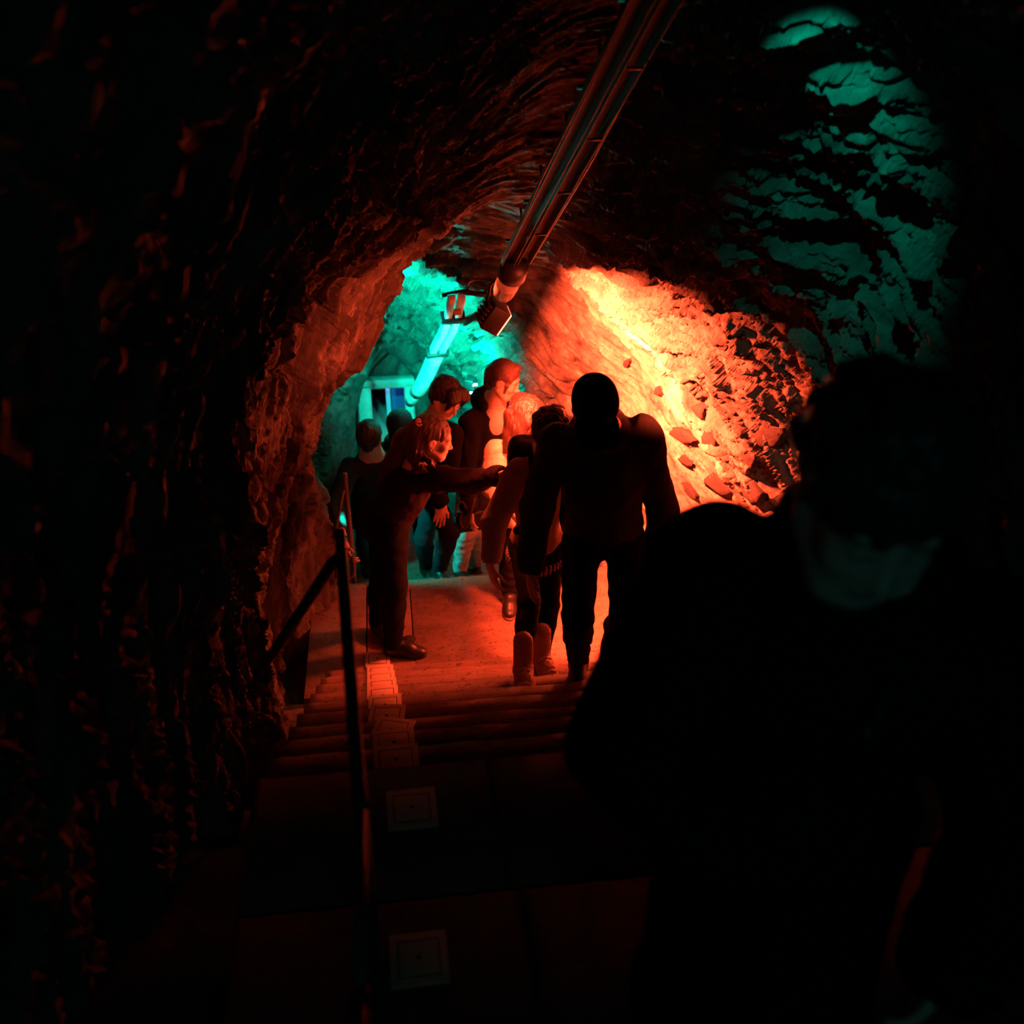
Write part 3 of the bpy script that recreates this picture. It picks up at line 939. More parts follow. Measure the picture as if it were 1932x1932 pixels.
# ------------------------------------------------------------------ doorway at the far end
dr = empty('door_1', (-0.02, 9.3, -1.7)); dr['kind'] = 'structure'
dl, drr = P(697, 760, 9.2)[0], P(765, 760, 9.2)[0]
zt = P(730, 733, 9.2)[2]
one(lambda m: m.box((dl - 0.045, 9.25, (zt - 1.8) / 2), (0.13, 0.14, zt + 1.9)), 'jamb', M['frame'], dr, bevel=0.02)
one(lambda m: m.box((drr + 0.04, 9.25, (zt - 1.8) / 2), (0.09, 0.14, zt + 1.9)), 'jamb', M['frame'], dr, bevel=0.02)
one(lambda m: m.box(((dl + drr) / 2, 9.25, zt + 0.045), (drr - dl + 0.2, 0.14, 0.09)), 'lintel', M['frame'], dr, bevel=0.02)
wb = one(lambda m: (m.box((dl - 0.6, 9.36, -0.4), (1.0, 0.08, 3.2)), m.box((drr + 0.58, 9.36, -0.4), (1.0, 0.08, 3.2)), m.box((0, 9.36, zt + 0.55), (2.2, 0.08, 0.95))), 'wall_far', M['rock'])
wb['kind'] = 'structure'
rm = one(lambda m: (m.box((0, 11.0, -0.5), (3, 0.05, 3)), m.box((-1.0, 10.2, -0.5), (0.05, 1.7, 3)), m.box((1.0, 10.2, -0.5), (0.05, 1.7, 3)), m.box((0, 10.2, 0.8), (3, 1.7, 0.05))), 'wall_room', M['slab'])
rm['kind'] = 'structure'
q = P(712, 785, 10.0)
fl2 = one(lambda m: m.box((0, 10.2, q[2] - 0.04), (2.4, 1.75, 0.08)), 'floor_room', M['concrete']); fl2['kind'] = 'structure'
qa = P(733, 760, 9.55)
po = one(lambda m: m.box((qa[0], 9.6, (q[2] + 0.75) / 2), (0.045, 0.05, 0.75 - q[2])), 'door_post', M['pale'], bevel=0.005)
tag(po, 'pale blue-white post standing inside the far doorway', 'post')
qb = P(752, 760, 9.7)
pn = one(lambda m: m.box((qb[0] + 0.03, 9.72, (q[2] + 0.7) / 2), (0.2, 0.03, 0.7 - q[2])), 'blue_panel', M['blue'], bevel=0.005)
tag(pn, 'blue panel right of the pale post in the far doorway', 'panel')


# ------------------------------------------------------------------ signed-distance bodies
class Sdf:
    def __init__(self, lo, hi, h):
        self.h = h
        self.lo = np.asarray(lo, float)
        self.n = np.ceil((np.asarray(hi, float) - self.lo) / h).astype(int) + 1
        self.f = np.full(self.n, 0.5, np.float32)

    def sub(self, lo, hi):
        a = np.clip(np.floor((np.asarray(lo) - self.lo) / self.h).astype(int), 0, self.n - 1)
        b = np.clip(np.ceil((np.asarray(hi) - self.lo) / self.h).astype(int) + 1, 1, self.n)
        sl = tuple(slice(i, j) for i, j in zip(a, b))
        g = [(np.arange(i, j) * self.h + l).astype(np.float32) for i, j, l in zip(a, b, self.lo)]
        return sl, g[0][:, None, None], g[1][None, :, None], g[2][None, None, :]

    def _mix(self, sl, d, k, cut):
        f = self.f[sl]
        if cut:
            h = np.clip(0.5 - 0.5 * (f + d) / k, 0, 1)
            self.f[sl] = f * (1 - h) - d * h + k * h * (1 - h)
        else:
            h = np.clip(0.5 + 0.5 * (f - d) / k, 0, 1)
            self.f[sl] = f * (1 - h) + d * h - k * h * (1 - h)

    def cap(self, a, b, ra, rb=None, k=0.02, cut=False):
        a = np.asarray(a, float); b = np.asarray(b, float)
        rb = ra if rb is None else rb
        m = max(ra, rb) + k + 3 * self.h
        sl, X, Y, Z = self.sub(np.minimum(a, b) - m, np.maximum(a, b) + m)
        if 0 in self.f[sl].shape: return
        ba = b - a
        L = ba @ ba + 1e-9
        x, y, z = X - a[0], Y - a[1], Z - a[2]
        t = np.clip((x * ba[0] + y * ba[1] + z * ba[2]) / L, 0, 1)
        d = np.sqrt((x - ba[0] * t) ** 2 + (y - ba[1] * t) ** 2 + (z - ba[2] * t) ** 2) - (ra + (rb - ra) * t)
        self._mix(sl, d, k, cut)

    def ell(self, c, R, r, k=0.02, cut=False):
        c = np.asarray(c, float); r = np.asarray(r, float); R = np.asarray(R, float)
        m = np.sqrt(((R * r) ** 2).sum(1)) + k + 3 * self.h
        sl, X, Y, Z = self.sub(c - m, c + m)
        if 0 in self.f[sl].shape: return
        x, y, z = X - c[0], Y - c[1], Z - c[2]
        q = [x * R[0, i] + y * R[1, i] + z * R[2, i] for i in range(3)]
        k0 = np.sqrt(sum((q[i] / r[i]) ** 2 for i in range(3))) + 1e-6
        k1 = np.sqrt(sum((q[i] / r[i] ** 2) ** 2 for i in range(3))) + 1e-6
        self._mix(sl, k0 * (k0 - 1) / k1, k, cut)

    def box(self, c, R, s, rad=0.01, k=0.01, cut=False):
        c = np.asarray(c, float); s = np.asarray(s, float) / 2 - rad; R = np.asarray(R, float)
        m = np.full(3, np.linalg.norm(s) + rad + k + 3 * self.h)
        sl, X, Y, Z = self.sub(c - m, c + m)
        if 0 in self.f[sl].shape: return
        x, y, z = X - c[0], Y - c[1], Z - c[2]
        q = [np.abs(x * R[0, i] + y * R[1, i] + z * R[2, i]) - s[i] for i in range(3)]
        d = np.sqrt(sum(np.maximum(v, 0) ** 2 for v in q)) + np.minimum(np.maximum(np.maximum(q[0], q[1]), q[2]), 0) - rad
        self._mix(sl, d, k, cut)

    def below(self, z):
        """cut everything under height z"""
        zz = (np.arange(self.n[2]) * self.h + self.lo[2])[None, None, :]
        self.f = np.maximum(self.f, (z - zz).astype(np.float32))

    def nets(self):
        f = self.f
        s = f < 0
        c = np.zeros(np.array(f.shape) - 1, np.int8)
        for i in (0, 1):
            for j in (0, 1):
                for k in (0, 1):
                    c += s[i:f.shape[0] - 1 + i, j:f.shape[1] - 1 + j, k:f.shape[2] - 1 + k]
        act = (c > 0) & (c < 8)
        idx = np.argwhere(act)
        ids = np.full(c.shape, -1, np.int64)
        ids[act] = np.arange(len(idx))
        acc = np.zeros((len(idx), 3)); cnt = np.zeros(len(idx))
        for ax in range(3):
            o = [a for a in range(3) if a != ax]
            for i in (0, 1):
                for j in (0, 1):
                    d0 = np.zeros(3, int); d0[o[0]] = i; d0[o[1]] = j
                    d1 = d0.copy(); d1[ax] = 1
                    f0 = f[tuple((idx + d0).T)]; f1 = f[tuple((idx + d1).T)]
                    m = (f0 < 0) != (f1 < 0)
                    t = np.where(m, f0 / (f0 - f1 + 1e-12), 0)
                    pt = d0 + t[:, None] * (d1 - d0)
                    acc += np.where(m[:, None], pt, 0); cnt += m
        V = (idx + acc / cnt[:, None]) * self.h + self.lo
        F = []
        for ax in range(3):
            a, b = [x for x in range(3) if x != ax]
            n = list(f.shape)
            sl0 = [slice(1, -1)] * 3; sl1 = [slice(1, -1)] * 3
            sl0[ax] = slice(0, n[ax] - 1); sl1[ax] = slice(1, n[ax])
            s0, s1 = s[tuple(sl0)], s[tuple(sl1)]
            e = np.argwhere(s0 != s1)
            off = np.ones(3, int); off[ax] = 0
            e2 = e + off
            inside = s0[tuple(e.T)]
            q = []
            for (da, db) in ((-1, -1), (0, -1), (0, 0), (-1, 0)):
                g = e2.copy(); g[:, a] += da; g[:, b] += db
                q.append(ids[tuple(g.T)])
            q = np.stack(q, 1)
            fl = inside if ax != 1 else ~inside
            q[~fl] = q[~fl][:, ::-1]
            F.append(q)
        return V, np.concatenate(F)


def vnormals(V, F):
    n = np.cross(V[F[:, 2]] - V[F[:, 0]], V[F[:, 3]] - V[F[:, 1]])
    N = np.zeros_like(V)
    for i in range(4):
        for a in range(3):
            N[:, a] += np.bincount(F[:, i], n[:, a], len(V))
    return N / (np.linalg.norm(N, axis=1)[:, None] + 1e-12)


def relax(V, F, it=1):
    for _ in range(it):
        A = np.zeros_like(V); c = np.zeros(len(V))
        for i in range(4):
            for j in ((i + 1) % 4, (i - 1) % 4):
                for a in range(3): A[:, a] += np.bincount(F[:, i], V[F[:, j], a], len(V))
                c += np.bincount(F[:, i], minlength=len(V))
        V = V * 0.4 + 0.6 * A / np.maximum(c, 1)[:, None]
    return V


def unit(v): v = np.asarray(v, float); return v / (np.linalg.norm(v) + 1e-9)


I3 = np.eye(3)


def folds(V, F, amp, freq, stretch=(1, 1, 1)):
    N = vnormals(V, F)
    r = 1 - 2 * np.abs(perlin(V * np.asarray(stretch) * freq + 3.3))
    r2 = perlin(V * freq * 2.3 + 9.1)
    return V + N * (amp * (r * 0.8 - 0.2) + amp * 0.4 * r2)[:, None]


def garment(name, S, mat, root, amp=0.006, freq=9, stretch=(1, 1, 0.6), frame=None):
    V, F = S.nets()
    V = relax(V, F, 1)
    if amp: V = folds(V, F, amp, freq, stretch)
    return mesh_np(name, V, F, mat, root, True, frame)


def bounds(pts, pad):
    pts = np.asarray(pts, float)
    return pts.min(0) - pad, pts.max(0) + pad


def hand(S, wr, d, n, side, curl=0.35, sc=1.0):
    """palm, four fingers and a thumb; d runs to the fingertips, n out of the palm, side +1/-1 sets the thumb side"""
    d = unit(d); n = unit(np.asarray(n, float) - d * (np.asarray(n, float) @ d)); t = np.cross(d, n) * side
    wr = np.asarray(wr, float)
    R = np.stack([t, d, n], 1)
    S.ell(wr + d * 0.047 * sc, R, np.array([0.040, 0.055, 0.016]) * sc, 0.012)
    S.cap(wr - d * 0.02, wr + d * 0.03 * sc, 0.024 * sc, 0.02 * sc, 0.012)
    S.cap(wr + d * 0.02 * sc + t * 0.015 * sc, wr + d * 0.05 * sc + t * 0.03 * sc + n * 0.006, 0.016 * sc, 0.012 * sc, 0.012)
    for off, ln, bs in ((0.029, 0.072, 0.086), (0.010, 0.080, 0.090), (-0.010, 0.074, 0.087), (-0.028, 0.058, 0.078)):
        p0 = wr + (d * bs + t * off) * sc
        dd = unit(d + t * off * 3.0)
        for i, fr in enumerate((0.45, 0.32, 0.23)):
            a = curl * (0.7 + 0.5 * i) * (1 + 4 * (0.01 - off) * 0.8)
            dd = unit(dd * math.cos(a) + n * math.sin(a))
            p1 = p0 + dd * ln * fr * sc
            S.cap(p0, p1, (0.0092 - i * 0.0007) * sc, (0.0085 - i * 0.0008) * sc, 0.004)
            p0 = p1
    p0 = wr + (d * 0.042 + t * 0.03 + n * 0.006) * sc
    p1 = p0 + unit(d * 0.75 + t * 0.6 + n * 0.3) * 0.036 * sc
    p2 = p1 + unit(d * 0.9 + t * 0.25 + n * 0.35) * 0.03 * sc
    S.cap(p0, p1, 0.0115 * sc, 0.010 * sc, 0.006); S.cap(p1, p2, 0.010 * sc, 0.008 * sc, 0.004)


def head_sdf(S, H, s=1.0, ears=True, jaw=1.0):
    """H(x, y, z) maps head-local metres (right, face, up) to the world; s scales the head"""
    R = H.R
    e = lambda x, y, z, rx, ry, rz, k=0.012, cut=False: S.ell(H(x, y, z), R, (rx * s, ry * s, rz * s), k, cut)
    e(0, -0.012, 0.032, 0.076, 0.096, 0.088, 0.02)
    e(0, 0.030, -0.030, 0.062, 0.066, 0.085, 0.03)
    e(0, 0.045, -0.070, 0.046 * jaw, 0.045, 0.045, 0.025)
    S.cap(H(-0.03, 0.062, -0.098), H(0.03, 0.062, -0.098), 0.014 * s, None, 0.025)
    e(0, 0.078, -0.098, 0.020, 0.016, 0.016, 0.02)
    S.cap(H(-0.055, 0.0, -0.055), H(-0.03, 0.06, -0.095), 0.022 * s, 0.016 * s, 0.03)
    S.cap(H(0.055, 0.0, -0.055), H(0.03, 0.06, -0.095), 0.022 * s, 0.016 * s, 0.03)
    S.cap(H(-0.038, 0.076, 0.022), H(0.038, 0.076, 0.022), 0.014 * s, None, 0.018)
    for sx in (-1, 1):
        e(sx * 0.033, 0.098, 0.002, 0.017, 0.014, 0.012, 0.014, True)
        e(sx * 0.032, 0.078, 0.002, 0.0165, 0.0135, 0.0125, 0.004)
        e(sx * 0.042, 0.064, -0.026, 0.024, 0.024, 0.022, 0.02)
        if ears:
            e(sx * 0.077, -0.008, -0.008, 0.011, 0.020, 0.032, 0.008)
            e(sx * 0.087, 0.000, -0.006, 0.007, 0.010, 0.017, 0.004, True)
    S.cap(H(0, 0.084, 0.012), H(0, 0.106, -0.030), 0.0085 * s, 0.0105 * s, 0.012)
    e(0, 0.108, -0.033, 0.0115, 0.011, 0.009, 0.008)
    for sx in (-1, 1): e(sx * 0.0125, 0.096, -0.036, 0.009, 0.010, 0.007, 0.006)
    e(0, 0.088, -0.060, 0.024, 0.013, 0.0065, 0.006)
    e(0, 0.086, -0.071, 0.021, 0.013, 0.0075, 0.006)
    e(0, 0.103, -0.0655, 0.022, 0.006, 0.0016, 0.004, True)


class HeadFrame:
    def __init__(self, c, f, up, s=1.0):
        f = unit(f); r = unit(np.cross(f, up)); u = np.cross(r, f)
        self.c = np.asarray(c, float); self.R = np.stack([r, f, u], 1); self.s = s

    def __call__(self, x, y, z): return self.c + self.R @ (np.array([x, y, z]) * self.s)

    def local(self, V): return (V - self.c) @ self.R / self.s


def paint_head(o, V, F, H, brow=True):
    L = H.local(V[F].mean(1))
    mi = np.zeros(len(F), np.int32)
    x, y, z = np.abs(L[:, 0]), L[:, 1], L[:, 2]
    mi[(x < 0.024) & (y > 0.072) & (np.abs(z + 0.0655) < 0.0095 - 0.2 * x)] = 1
    mi[(x > 0.014) & (x < 0.050) & (y > 0.055) & (np.abs(z - 0.0225 - 0.06 * (0.03 - np.abs(x - 0.03))) < 0.0042)] = 2
    mi[(x > 0.018) & (x < 0.047) & (y > 0.065) & (np.abs(z + 0.0045 - 0.1 * np.abs(x - 0.032)) < 0.0026)] = 3
    o.data.polygons.foreach_set('material_index', mi)


def person(label, J, face, up, cfg):
    """J: joints in world metres; builds the root Empty, one continuous body and the clothes as children"""
    J = {k: np.asarray(v, float) for k, v in J.items()}
    base = cfg.get('base')
    if base is None: base = (J['anL'] + J['anR']) / 2 * [1, 1, 0] + [0, 0, min(J['anL'][2], J['anR'][2]) - 0.08]
    root = empty('person', base, label, 'person')
    h = cfg.get('h', 0.0055); hc = cfg.get('hc', 0.009)
    s = cfg.get('hs', 1.0)
    H = HeadFrame(J['head'], face, up, s)
    A = unit(J['neck'] - J['pel'])
    lat = unit(J['shR'] - J['shL']); fr = unit(np.cross(A, lat)); lat = np.cross(fr, A)
    TR = np.stack([lat, fr, A], 1)
    spine = J.get('waist', J['pel'] * 0.55 + J['neck'] * 0.45)
    bulk = cfg.get('bulk', 1.0)
    # body -------------------------------------------------------------
    pts = [H(x, y, z) for x in (-.1, .1) for y in (-.12, .13) for z in (-.13, .13)] + [J[k] for k in ('neck', 'shL', 'shR', 'elL', 'elR', 'pel')]
    for sd in 'LR':
        hd = unit(J['ha' + sd] - J['wr' + sd])
        pts += [J['wr' + sd], J['wr' + sd] + hd * 0.2]
    lo, hi = bounds(pts, 0.09)
    S = Sdf(lo, hi, h)
    head_sdf(S, H, s, cfg.get('ears', True), cfg.get('jaw', 1.0))
    S.cap(H(0, -0.022, -0.05), J['neck'], 0.052 * s, 0.056 * s, 0.03)
    S.cap(J['neck'], spine, 0.085, 0.085, 0.05); S.cap(spine, J['pel'], 0.085, 0.095, 0.05)
    S.cap(J['shL'], J['shR'], 0.042, 0.042, 0.05)
    for sd, sg in (('L', -1), ('R', 1)):
        S.cap(J['sh' + sd], J['el' + sd], 0.040, 0.034, 0.02)
        S.cap(J['el' + sd], J['wr' + sd], 0.036, 0.023, 0.02)
        hn = cfg.get('palm' + sd, -fr * 0.2 - lat * sg)
        hand(S, J['wr' + sd], J['ha' + sd] - J['wr' + sd], hn, cfg.get('thumb' + sd, -sg), cfg.get('curl' + sd, 0.35), cfg.get('hand', 1.0))
    V, F = S.nets(); V = relax(V, F, 1)
    b = mesh_np('body', V, F, [M['skin'], M['lips'], cfg.get('brow', M['brow']), M['lash']], root)
    paint_head(b, V, F, H)
    # upper garment ----------------------------------------------------
    sl = cfg.get('sleeve', 0.014)
    wd, dp = 0.155 * bulk, 0.105 * bulk
    hemlen = cfg.get('hem', 0.06)
    lo, hi = bounds([J[k] for k in ('neck', 'shL', 'shR', 'elL', 'elR', 'wrL', 'wrR', 'pel')] + [J['pel'] - A * (hemlen + 0.1)], 0.26)
    S = Sdf(lo, hi, hc)
    hh_ = cfg.get('hemh', 0.15)
    S.ell(J['pel'] + A * (0.17 - hh_), TR, (wd * 1.0, dp * 1.1, hh_), 0.06)
    if hemlen > 0.08:
        S.cap(J['pel'], J['pel'] - np.array([0, 0, 1]) * hemlen, wd * 0.95, wd * 1.0, 0.06)
        S.ell(J['pel'] - np.array([0, 0, hemlen]), TR, (wd * 1.05, dp * 1.25, 0.12), 0.05)
    S.ell(spine, TR, (wd * 0.95, dp * 1.02, 0.19), 0.06)
    ch = J['neck'] - A * 0.17
    S.ell(ch + fr * 0.005, TR, (wd * 1.03, dp * 1.12, 0.17), 0.06)
    S.cap(J['shL'] - A * 0.02, J['shR'] - A * 0.02, 0.060 * bulk, None, 0.06)
    S.cap(J['neck'] - fr * 0.005, J['neck'] - A * 0.07, 0.060, 0.085, 0.05)
    for sd in 'LR':
        S.cap(J['sh' + sd], J['el' + sd], (0.050 + sl) * (0.5 + 0.5 * bulk), (0.042 + sl), 0.035)
        wv = J['wr' + sd] * (1 - cfg.get('cuff', 0.06)) + J['el' + sd] * cfg.get('cuff', 0.06)
        S.cap(J['el' + sd], wv, (0.043 + sl), (0.031 + sl), 0.02)
        S.cap(wv - unit(wv - J['el' + sd]) * 0.03, wv, 0.030 + sl * 1.05, 0.029 + sl * 1.05, 0.012)
        S.cap(wv + unit(wv - J['el' + sd]) * 0.02, wv + unit(wv - J['el' + sd]) * 0.09, 0.026 + sl * 0.4, None, 0.008, True)
    if cfg.get('hood'):
        for i in range(14):
            a = 2 * math.pi * i / 14; a2 = 2 * math.pi * (i + 1) / 14
            q = lambda t: J['neck'] + lat * 0.092 * math.sin(t) + fr * (0.078 * math.cos(t) + 0.01) + A * (0.012 - 0.02 * math.cos(t))
            if 'vneck' in cfg and math.cos((a + a2) / 2) > 0.3: continue
            S.cap(q(a), q(a2), 0.034, None, 0.02)
        S.ell(J['neck'] - fr * 0.09 - A * 0.02, TR, (0.125, 0.06, 0.10), 0.03)
    if cfg.get('collar'):
        for i in range(12):
            a = 2 * math.pi * i / 12; a2 = 2 * math.pi * (i + 1) / 12
            q = lambda t: J['neck'] + lat * 0.070 * math.sin(t) + fr * 0.062 * math.cos(t) + A * 0.018
            S.cap(q(a), q(a2), 0.016, None, 0.012)
    if 'vneck' in cfg:
        dv = cfg['vneck']
        S.cap(J['neck'] + fr * 0.10 + A * 0.06, J['neck'] + fr * 0.15 - A * dv, 0.070, 0.016, 0.01, True)
    g = garment(cfg.get('top', 'jacket'), S, cfg['top_mat'], root, cfg.get('amp', 0.007), cfg.get('freq', 8))
    # trousers ---------------------------------------------------------
    lo, hi = bounds([J[k] for k in ('pel', 'hipL', 'hipR', 'knL', 'knR', 'anL', 'anR')], 0.2)
    S = Sdf(lo, hi, hc)
    S.ell(J['pel'], TR, (0.150 * bulk, 0.115 * bulk, 0.12), 0.05)
    if cfg.get('seat'): S.ell(J['pel'] - fr * 0.05 - A * 0.05, TR, (0.155, 0.12, 0.12), 0.05)
    lw = cfg.get('leg', 1.0)
    for sd in 'LR':
        S.cap(J['hip' + sd], J['kn' + sd], 0.084 * lw, 0.060 * lw, 0.045)
        S.cap(J['kn' + sd], J['an' + sd], 0.060 * lw, 0.047 * lw * cfg.get('flare', 1.0), 0.025)
        mid_ = J['kn' + sd] * 0.65 + J['an' + sd] * 0.35
        S.ell(mid_ - fr * 0.015, frame_from(unit(J['an' + sd] - J['kn' + sd]), (1, 0, 0.01)), (0.06 * lw, 0.12, 0.06 * lw), 0.03)
    garment('trousers', S, cfg.get('leg_mat', M['black_cloth']), root, cfg.get('lamp', 0.006), 9, (1, 1, 1.6))
    # shoes ------------------------------------------------------------
    for sd in 'LR':
        sh = cfg.get('shoe', 'shoe')
        an, toe = J['an' + sd], J['toe' + sd]
        z0 = an[2] - 0.085
        dirx = unit((toe - an) * [1, 1, 0])
        L = cfg.get('foot', 0.25)
        heel = np.array([an[0], an[1], z0]) - dirx * 0.055
        tip = heel + dirx * L
        lo, hi = bounds([heel, tip, an + [0, 0, 0.1]], 0.08)
        S = Sdf(lo, hi, 0.006)
        S.cap(heel + [0, 0, 0.042] + dirx * 0.03, heel + dirx * L * 0.6 + [0, 0, 0.036], 0.040, 0.044, 0.03)
        S.ell(heel + dirx * (L - 0.06) + [0, 0, 0.026], frame_from(dirx), (0.046, 0.066, 0.036), 0.03)
        S.cap(heel + dirx * 0.05 + [0, 0, 0.05], an + [0, 0, cfg.get('shaft', 0.03)], 0.044, 0.046, 0.03)
        S.cap(heel + dirx * 0.09 + [0, 0, 0.07], heel + dirx * 0.15 + [0, 0, 0.055], 0.03, 0.028, 0.03)
        S.below(z0 + 0.012)
        so = garment(sh, S, cfg.get('shoe_mat', M['leather']), root, cfg.get('fuzz', 0.0), 60)
        S = Sdf(lo, hi, 0.006)
        S.ell(heel + dirx * 0.05 + [0, 0, 0.008], frame_from(dirx), (0.036, 0.052, 0.3), 0.02)
        S.ell(heel + dirx * (L - 0.075) + [0, 0, 0.008], frame_from(dirx), (0.047, 0.082, 0.3), 0.03)
        S.below(z0)
        zz = (np.arange(S.n[2]) * S.h + S.lo[2])[None, None, :]
        S.f = np.maximum(S.f, (zz - z0 - 0.022).astype(np.float32))
        garment('sole', S, cfg.get('sole_mat', M['leather']), so, 0.0)
        if cfg.get('laces'):
            mb = MB()
            lr = np.array([-dirx[1], dirx[0], 0])
            for i in range(5):
                c = heel + dirx * (0.085 + i * 0.024) + [0, 0, 0.108 - i * 0.010]
                mb.tube([c - lr * 0.03 - [0, 0, 0.008], c + [0, 0, 0.004], c + lr * 0.03 + dirx * 0.008 - [0, 0, 0.008]], 0.0042, 6)
            mb.build('laces', M['white'], so, smooth=True)
    return root, H, TR


def hair_piece(name, root, H, mat, fn, pts, h=0.006, amp=0.003, freq=40, stretch=(1, 1, 0.25), pad=0.06, hang=False):
    lo, hi = bounds(pts, pad)
    S = Sdf(lo, hi, h)
    fn(S)
    V, F = S.nets(); V = relax(V, F, 1)
    if amp:
        N = vnormals(V, F)
        L = (V - H.c if hang else H.local(V)) * np.asarray(stretch)
        V = V + N * (amp * perlin(L * freq + 1.7))[:, None]
    return mesh_np(name, V, F, mat, root, True, (H.c, I3 if hang else H.R))


def head_box(H, r=0.16): return [H(x, y, z) for x in (-r, r) for y in (-r, r) for z in (-r, r)]


def cap_shell(S, H, grow=1.0, front=0.0, low=0.0):
    """a close hair cap over the skull, open over the face"""
    S.ell(H(0, -0.018, 0.040), H.R, (0.085 * grow * H.s, 0.103 * grow * H.s, 0.090 * grow * H.s), 0.01)
    S.cap(H(0, -0.07, 0.0), H(0, -0.06, -0.05 - low), 0.055 * H.s, 0.045 * H.s, 0.03)
    for sx in (-1, 1): S.cap(H(sx * 0.055, -0.03, 0.02), H(sx * 0.052, -0.045, -0.03 - low), 0.034 * H.s, 0.026 * H.s, 0.02)
    S.ell(H(0, 0.125, -0.035 + front), H.R, (0.066 * H.s, 0.085 * H.s, 0.085 * H.s), 0.012, True)
    for sx in (-1, 1): S.ell(H(sx * 0.085, 0.012, -0.025), H.R, (0.03 * H.s, 0.036 * H.s, 0.042 * H.s), 0.01, True)


def zat(p, z): p = np.array(p, float); p[2] = z; return p


# ------------------------------------------------------------------ the woman reaching across, on the landing
J = dict(head=P(818, 826, 5.12), neck=P(786, 878, 5.2), pel=P(736, 975, 5.27), waist=P(757, 925, 5.25),
         shR=P(822, 902, 5.06), shL=P(800, 882, 5.38), elR=P(890, 908, 4.95), wrR=P(945, 897, 4.74), haR=P(985, 890, 4.62),
         elL=P(752, 935, 5.5), wrL=P(725, 990, 5.48), haL=P(715, 1020, 5.46),
         hipR=P(738, 992, 5.18), hipL=P(728, 985, 5.36), knR=P(744, 1108, 5.06), knL=P(722, 1098, 5.22),
         anR=zat(P(742, 1225, 5.1), 0.088), toeR=zat(P(800, 1240, 5.06), 0.03), anL=zat(P(716, 1200, 5.34), 0.088), toeL=zat(P(735, 1212, 5.2), 0.03))
root, H, TR = person('person with clipped-back long hair leaning over on the landing, one arm stretched out', J,
                     (0.94, -0.06, -0.30), (0.3, 0, 1),
                     dict(top_mat=M['plum_cloth'], leg_mat=M['black_cloth'], bulk=1.1, sleeve=0.020, seat=True, collar=True, leg=1.2, flare=1.0, foot=0.25,
                          amp=0.010, freq=11, h=0.0045, jaw=0.92, hs=0.97, hem=0.05, shoe='shoe', shaft=0.05))


def f(S):
    cap_shell(S, H, 1.0, 0.012)
    S.cap(H(0.0, -0.085, 0.045), H(0.02, -0.11, 0.0), 0.05, 0.045, 0.03)
    q = [H(0.02, -0.10, 0.01), H(0.05, -0.10, -0.06), P(783, 862, 5.06), P(790, 884, 5.02), P(803, 889, 5.0)]
    for a, b, r1, r2 in zip(q, q[1:], (0.045, 0.045, 0.04, 0.026), (0.045, 0.04, 0.026, 0.012)): S.cap(a, b, r1, r2, 0.02)
    q = [H(0.045, -0.05, -0.02), H(0.07, -0.05, -0.09), P(812, 873, 5.0), P(822, 885, 5.0)]
    for a, b, r1, r2 in zip(q, q[1:], (0.02, 0.02, 0.014), (0.02, 0.014, 0.006)): S.cap(a, b, r1, r2, 0.02)
    q = [H(0.0, -0.10, 0.0), P(762, 830, 5.17), P(742, 870, 5.2), P(722, 905, 5.22)]
    for a, b, r1, r2 in zip(q, q[1:], (0.06, 0.055, 0.045), (0.055, 0.045, 0.02)): S.cap(a, b, r1, r2, 0.03)


hp = hair_piece('hair', root, H, M['hair_brown'], f, head_box(H) + [P(815, 895, 4.98), P(715, 915, 5.25)], 0.0055, 0.005, 60, (1, 1, 0.12))
cc = P(788, 796, 5.06)
S = Sdf(*bounds([cc], 0.05), 0.003)
for i in range(8):
    a = i * math.pi / 4
    S.ell(cc + np.array([0.013 * math.cos(a) + 0.004 * i / 4, 0, 0.017 * math.sin(a) - 0.003 * i / 4]), I3, (0.0065,) * 3, 0.002)
S.ell(cc, I3, (0.008,) * 3, 0.002)
garment('hair_clip', S, M['pearl'], hp, 0)
ec = H(0.084, -0.006, -0.046)
one(lambda m: m.tube([ec + [0, 0, 0.008], ec + [0, 0, -0.008]], 0.004, 8), 'earring', M['metal'], root)

# ------------------------------------------------------------------ the man in the cap, coming up the stairs
J = dict(head=P(1121, 772, 3.70), neck=P(1136, 815, 3.92), pel=P(1140, 1000, 3.96), waist=P(1138, 940, 3.92),
         shR=P(1050, 835, 3.9), shL=P(1213, 818, 3.9), elR=P(1014, 955, 3.86), wrR=P(1000, 1072, 3.74), haR=P(1000, 1135, 3.66),
         elL=P(1253, 965, 3.95), wrL=P(1228, 1090, 4.02), haL=P(1208, 1150, 4.05),
         hipR=P(1096, 1030, 3.94), hipL=P(1182, 1030, 3.94), knR=P(1090, 1165, 3.58), knL=P(1178, 1160, 3.76),
         anR=P(1090, 1292, 3.97), toeR=zat(P(1086, 1330, 3.72), 0.6), anL=P(1150, 1262, 4.24), toeL=zat(P(1146, 1290, 4.0), 0.45))
J['anR'] = zat(J['anR'], 0.588 + 0.088); J['anL'] = zat(J['anL'], 0.441 + 0.088)
root, H, TR = person('person in a dark baseball cap and grey hoodie, head bowed, climbing the stairs', J, (-0.02, -0.72, -0.69), (0, -0.5, 1),
                     dict(top_mat=M['hoodie'], leg_mat=M['dark_jeans'], top='hoodie', bulk=1.14, sleeve=0.026, hood=True, hem=0.0, hemh=0.145, leg=1.08, foot=0.27,
                          amp=0.010, freq=8, palmL=(-1, 0, 0), palmR=(1, 0, 0), thumbR=1, thumbL=-1))


